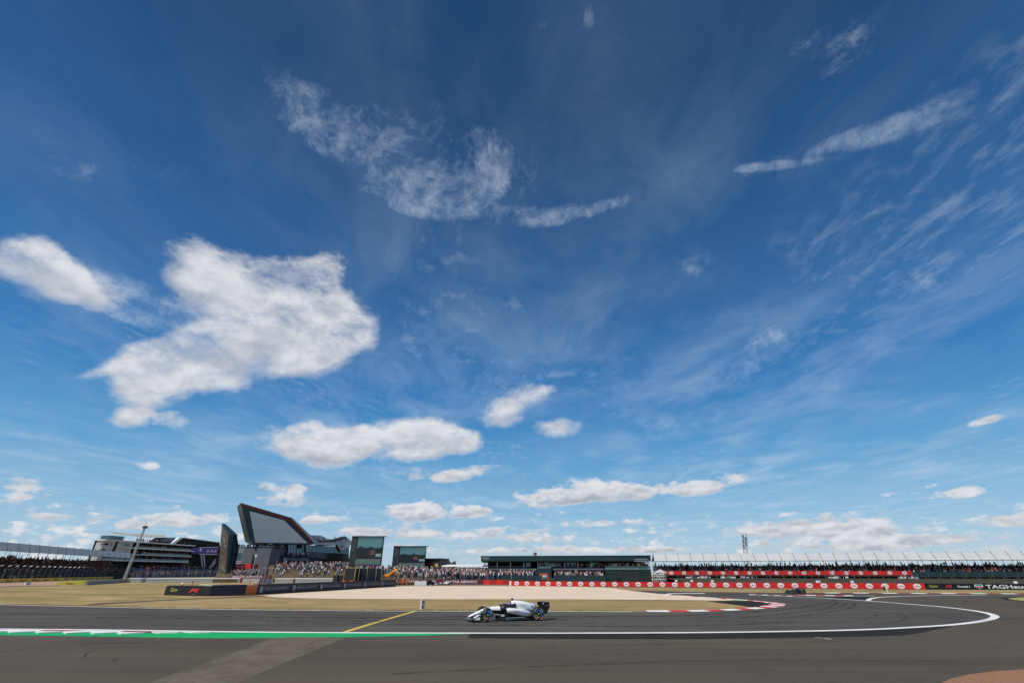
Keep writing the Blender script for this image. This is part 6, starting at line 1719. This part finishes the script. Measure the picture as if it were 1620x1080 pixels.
# ---------------------------------------------------------------- marshals and officials, each a person of their own
def person(label, base, face_az, suit, legs, cap, h=1.76, arms=((.22, .05, -.55), (-.22, .05, -.55)), lean=0.0, extra=None, cat='person'):
    J = {'pelvis': (0, 0, .95), 'waist': (0, .01, 1.10), 'chest': (0, .02 + lean * .5, 1.32), 'neck': (0, .02 + lean, 1.48), 'head0': (0, .03 + lean, 1.58), 'head1': (0, .04 + lean, 1.70)}
    E = [('pelvis', 'waist'), ('waist', 'chest'), ('chest', 'neck'), ('neck', 'head0'), ('head0', 'head1')]
    Rr = {'pelvis': .16, 'waist': .15, 'chest': .18, 'neck': .065, 'head0': .095, 'head1': .085}
    for s, tag_, hand in ((1, 'l', arms[0]), (-1, 'r', arms[1])):
        J['hip' + tag_] = (s * .10, 0, .88); J['knee' + tag_] = (s * .12, .03, .50); J['ank' + tag_] = (s * .13, 0, .10); J['toe' + tag_] = (s * .14, .15, .04)
        J['sh' + tag_] = (s * .20, .02 + lean, 1.42); hx, hy, hz = hand
        J['hand' + tag_] = (s * .20 + hx, .02 + lean + hy, 1.42 + hz); e = Vector(J['sh' + tag_]).lerp(Vector(J['hand' + tag_]), .5) + Vector((s * .05, -.06, -.02)); J['el' + tag_] = tuple(e)
        E += [('pelvis', 'hip' + tag_), ('hip' + tag_, 'knee' + tag_), ('knee' + tag_, 'ank' + tag_), ('ank' + tag_, 'toe' + tag_), ('chest', 'sh' + tag_), ('sh' + tag_, 'el' + tag_), ('el' + tag_, 'hand' + tag_)]
        Rr.update({'hip' + tag_: .10, 'knee' + tag_: .068, 'ank' + tag_: .05, 'toe' + tag_: .04, 'sh' + tag_: .075, 'el' + tag_: .052, 'hand' + tag_: .042})
    names = list(J); me = bpy.data.meshes.new('person'); me.from_pydata([J[n] for n in names], [(names.index(a), names.index(b_)) for a, b_ in E], [])
    ob = bpy.data.objects.new('tmp', me); COL.objects.link(ob)
    md = ob.modifiers.new('skin', 'SKIN'); md.use_smooth_shade = True
    for i, n in enumerate(names):
        v = me.skin_vertices[0].data[i]; v.radius = (Rr[n], Rr[n] * (.75 if n in ('chest', 'waist', 'pelvis') else 1)); v.use_root = (n == 'pelvis')
    ob.modifiers.new('sub', 'SUBSURF').levels = 1
    bpy.context.view_layer.update()
    bod = bpy.data.meshes.new_from_object(ob.evaluated_get(bpy.context.evaluated_depsgraph_get()))
    bpy.data.objects.remove(ob); bpy.data.meshes.remove(me)
    for q in (suit, legs, SKIN, M_INT): bod.materials.append(q)
    hl, hr = Vector(J['handl']), Vector(J['handr'])
    for p in bod.polygons:
        c = p.center
        p.material_index = 2 if c.z > 1.50 and abs(c.x) < .14 else 3 if c.z < .09 else 1 if c.z < .92 and abs(c.x) < .22 else 0
        if (c - hl).length < .09 or (c - hr).length < .09: p.material_index = 2
    Mw = Matrix.Translation(base) @ Matrix.Rotation(face_az, 4, 'Z') @ Matrix.Scale(h / 1.79, 4)
    o = link('person', bod, None, Mw); tag(o, label, cat)
    b = MB(); b.s = True; b.ball((0, .03 + lean, 1.715), .105, .115, .085, 12, 6); b.prism([(-.07, .10 + lean, 1.70), (.07, .10 + lean, 1.70), (.05, .20 + lean, 1.685), (-.05, .20 + lean, 1.685)], (0, 0, .02)); b.build('cap', cap, o, Mw)
    return o
M_ORS = mat('orange_overalls', (.72, .13, .03), .75, .08, 4)
M_REDS = mat('red_overalls', (.52, .03, .045), .75, .08, 4)
def stand_at(px, Y): p = at(px, 925, Y); return Vector((p.x, Y, 0))
person('marshal in orange overalls behind the black racing logo barrier', stand_at(303.5, 75.5), math.radians(-60), M_ORS, M_ORS, mat('dark_cap', (.03, .03, .035), .7, .1))
person('marshal in red and white jacket bending behind the plain navy barrier', stand_at(347, 76.5), math.radians(-80), mat('red_white_jacket', (.62, .22, .22), .75, .5, 9.0), M_REDS, MATS['dark_cap'], lean=.10)
person('official in red overalls with rucksack behind the cruise line barrier', stand_at(409.5, 83), math.radians(100), M_REDS, M_REDS, MATS['dark_cap'], arms=((.1, .25, -.35), (-.1, .2, -.4)))
person('marshal in orange overalls and white cap beside the plain white board', Vector((ground(637, 926.3).x, 124.5, 0)), math.radians(170), M_ORS, M_ORS, mat('white_cap', (.7, .7, .7), .7, .05))
person('marshal in orange overalls with dark hair near the maroon barrier', Vector((ground(643.6, 926.1).x, 126.0, 0)), math.radians(200), M_ORS, M_ORS, MATS['hair_dark'])
person('photographer in black standing before the pale grey coped wall', Vector((at(466, 915, 118).x, 118, 0)), math.radians(180), mat('black_cloth', (.012, .012, .014), .8, .1), MATS['black_cloth'], MATS['cloth_red'], arms=((-.1, .3, .05), (.1, .3, .05)))
# railing behind the black barrier with a white buoy-like cone
FRl = Frame(FB1.P(2.2, 0, 1.6), FB1.P(FB1.L + .2, 0, 1.6))
r = wall_root('guard_rail', 'low white guard rail behind the black racing logo barrier', 'railing', FRl)
for i in range(6): slab(FRl, FRl.L * i / 5, FRl.L * i / 5 + .06, 0, 1.38, 0, .06).build('post', M_STEEL, r)
for z_ in (1.05, 1.30): slab(FRl, FRl.L * .3, FRl.L, z_, z_ + .08, -.04, .0).build('rail', M_WHT, r)
bq = FB1.P(.9, 0, 1.4)
r = thing('lamp_dome', 'white dome lamp on a short post behind the end of the black barrier', 'lamp', bq)
b = MB(); b.bar(bq, bq + Vector((0, 0, 1.22)), .05, 6); b.build('post', M_DKSTEEL, r)
b = MB(); b.s = True; b.ball(bq + Vector((0, 0, 1.38)), .17, .17, .18, 12, 8); b.build('dome', M_WHT, r)
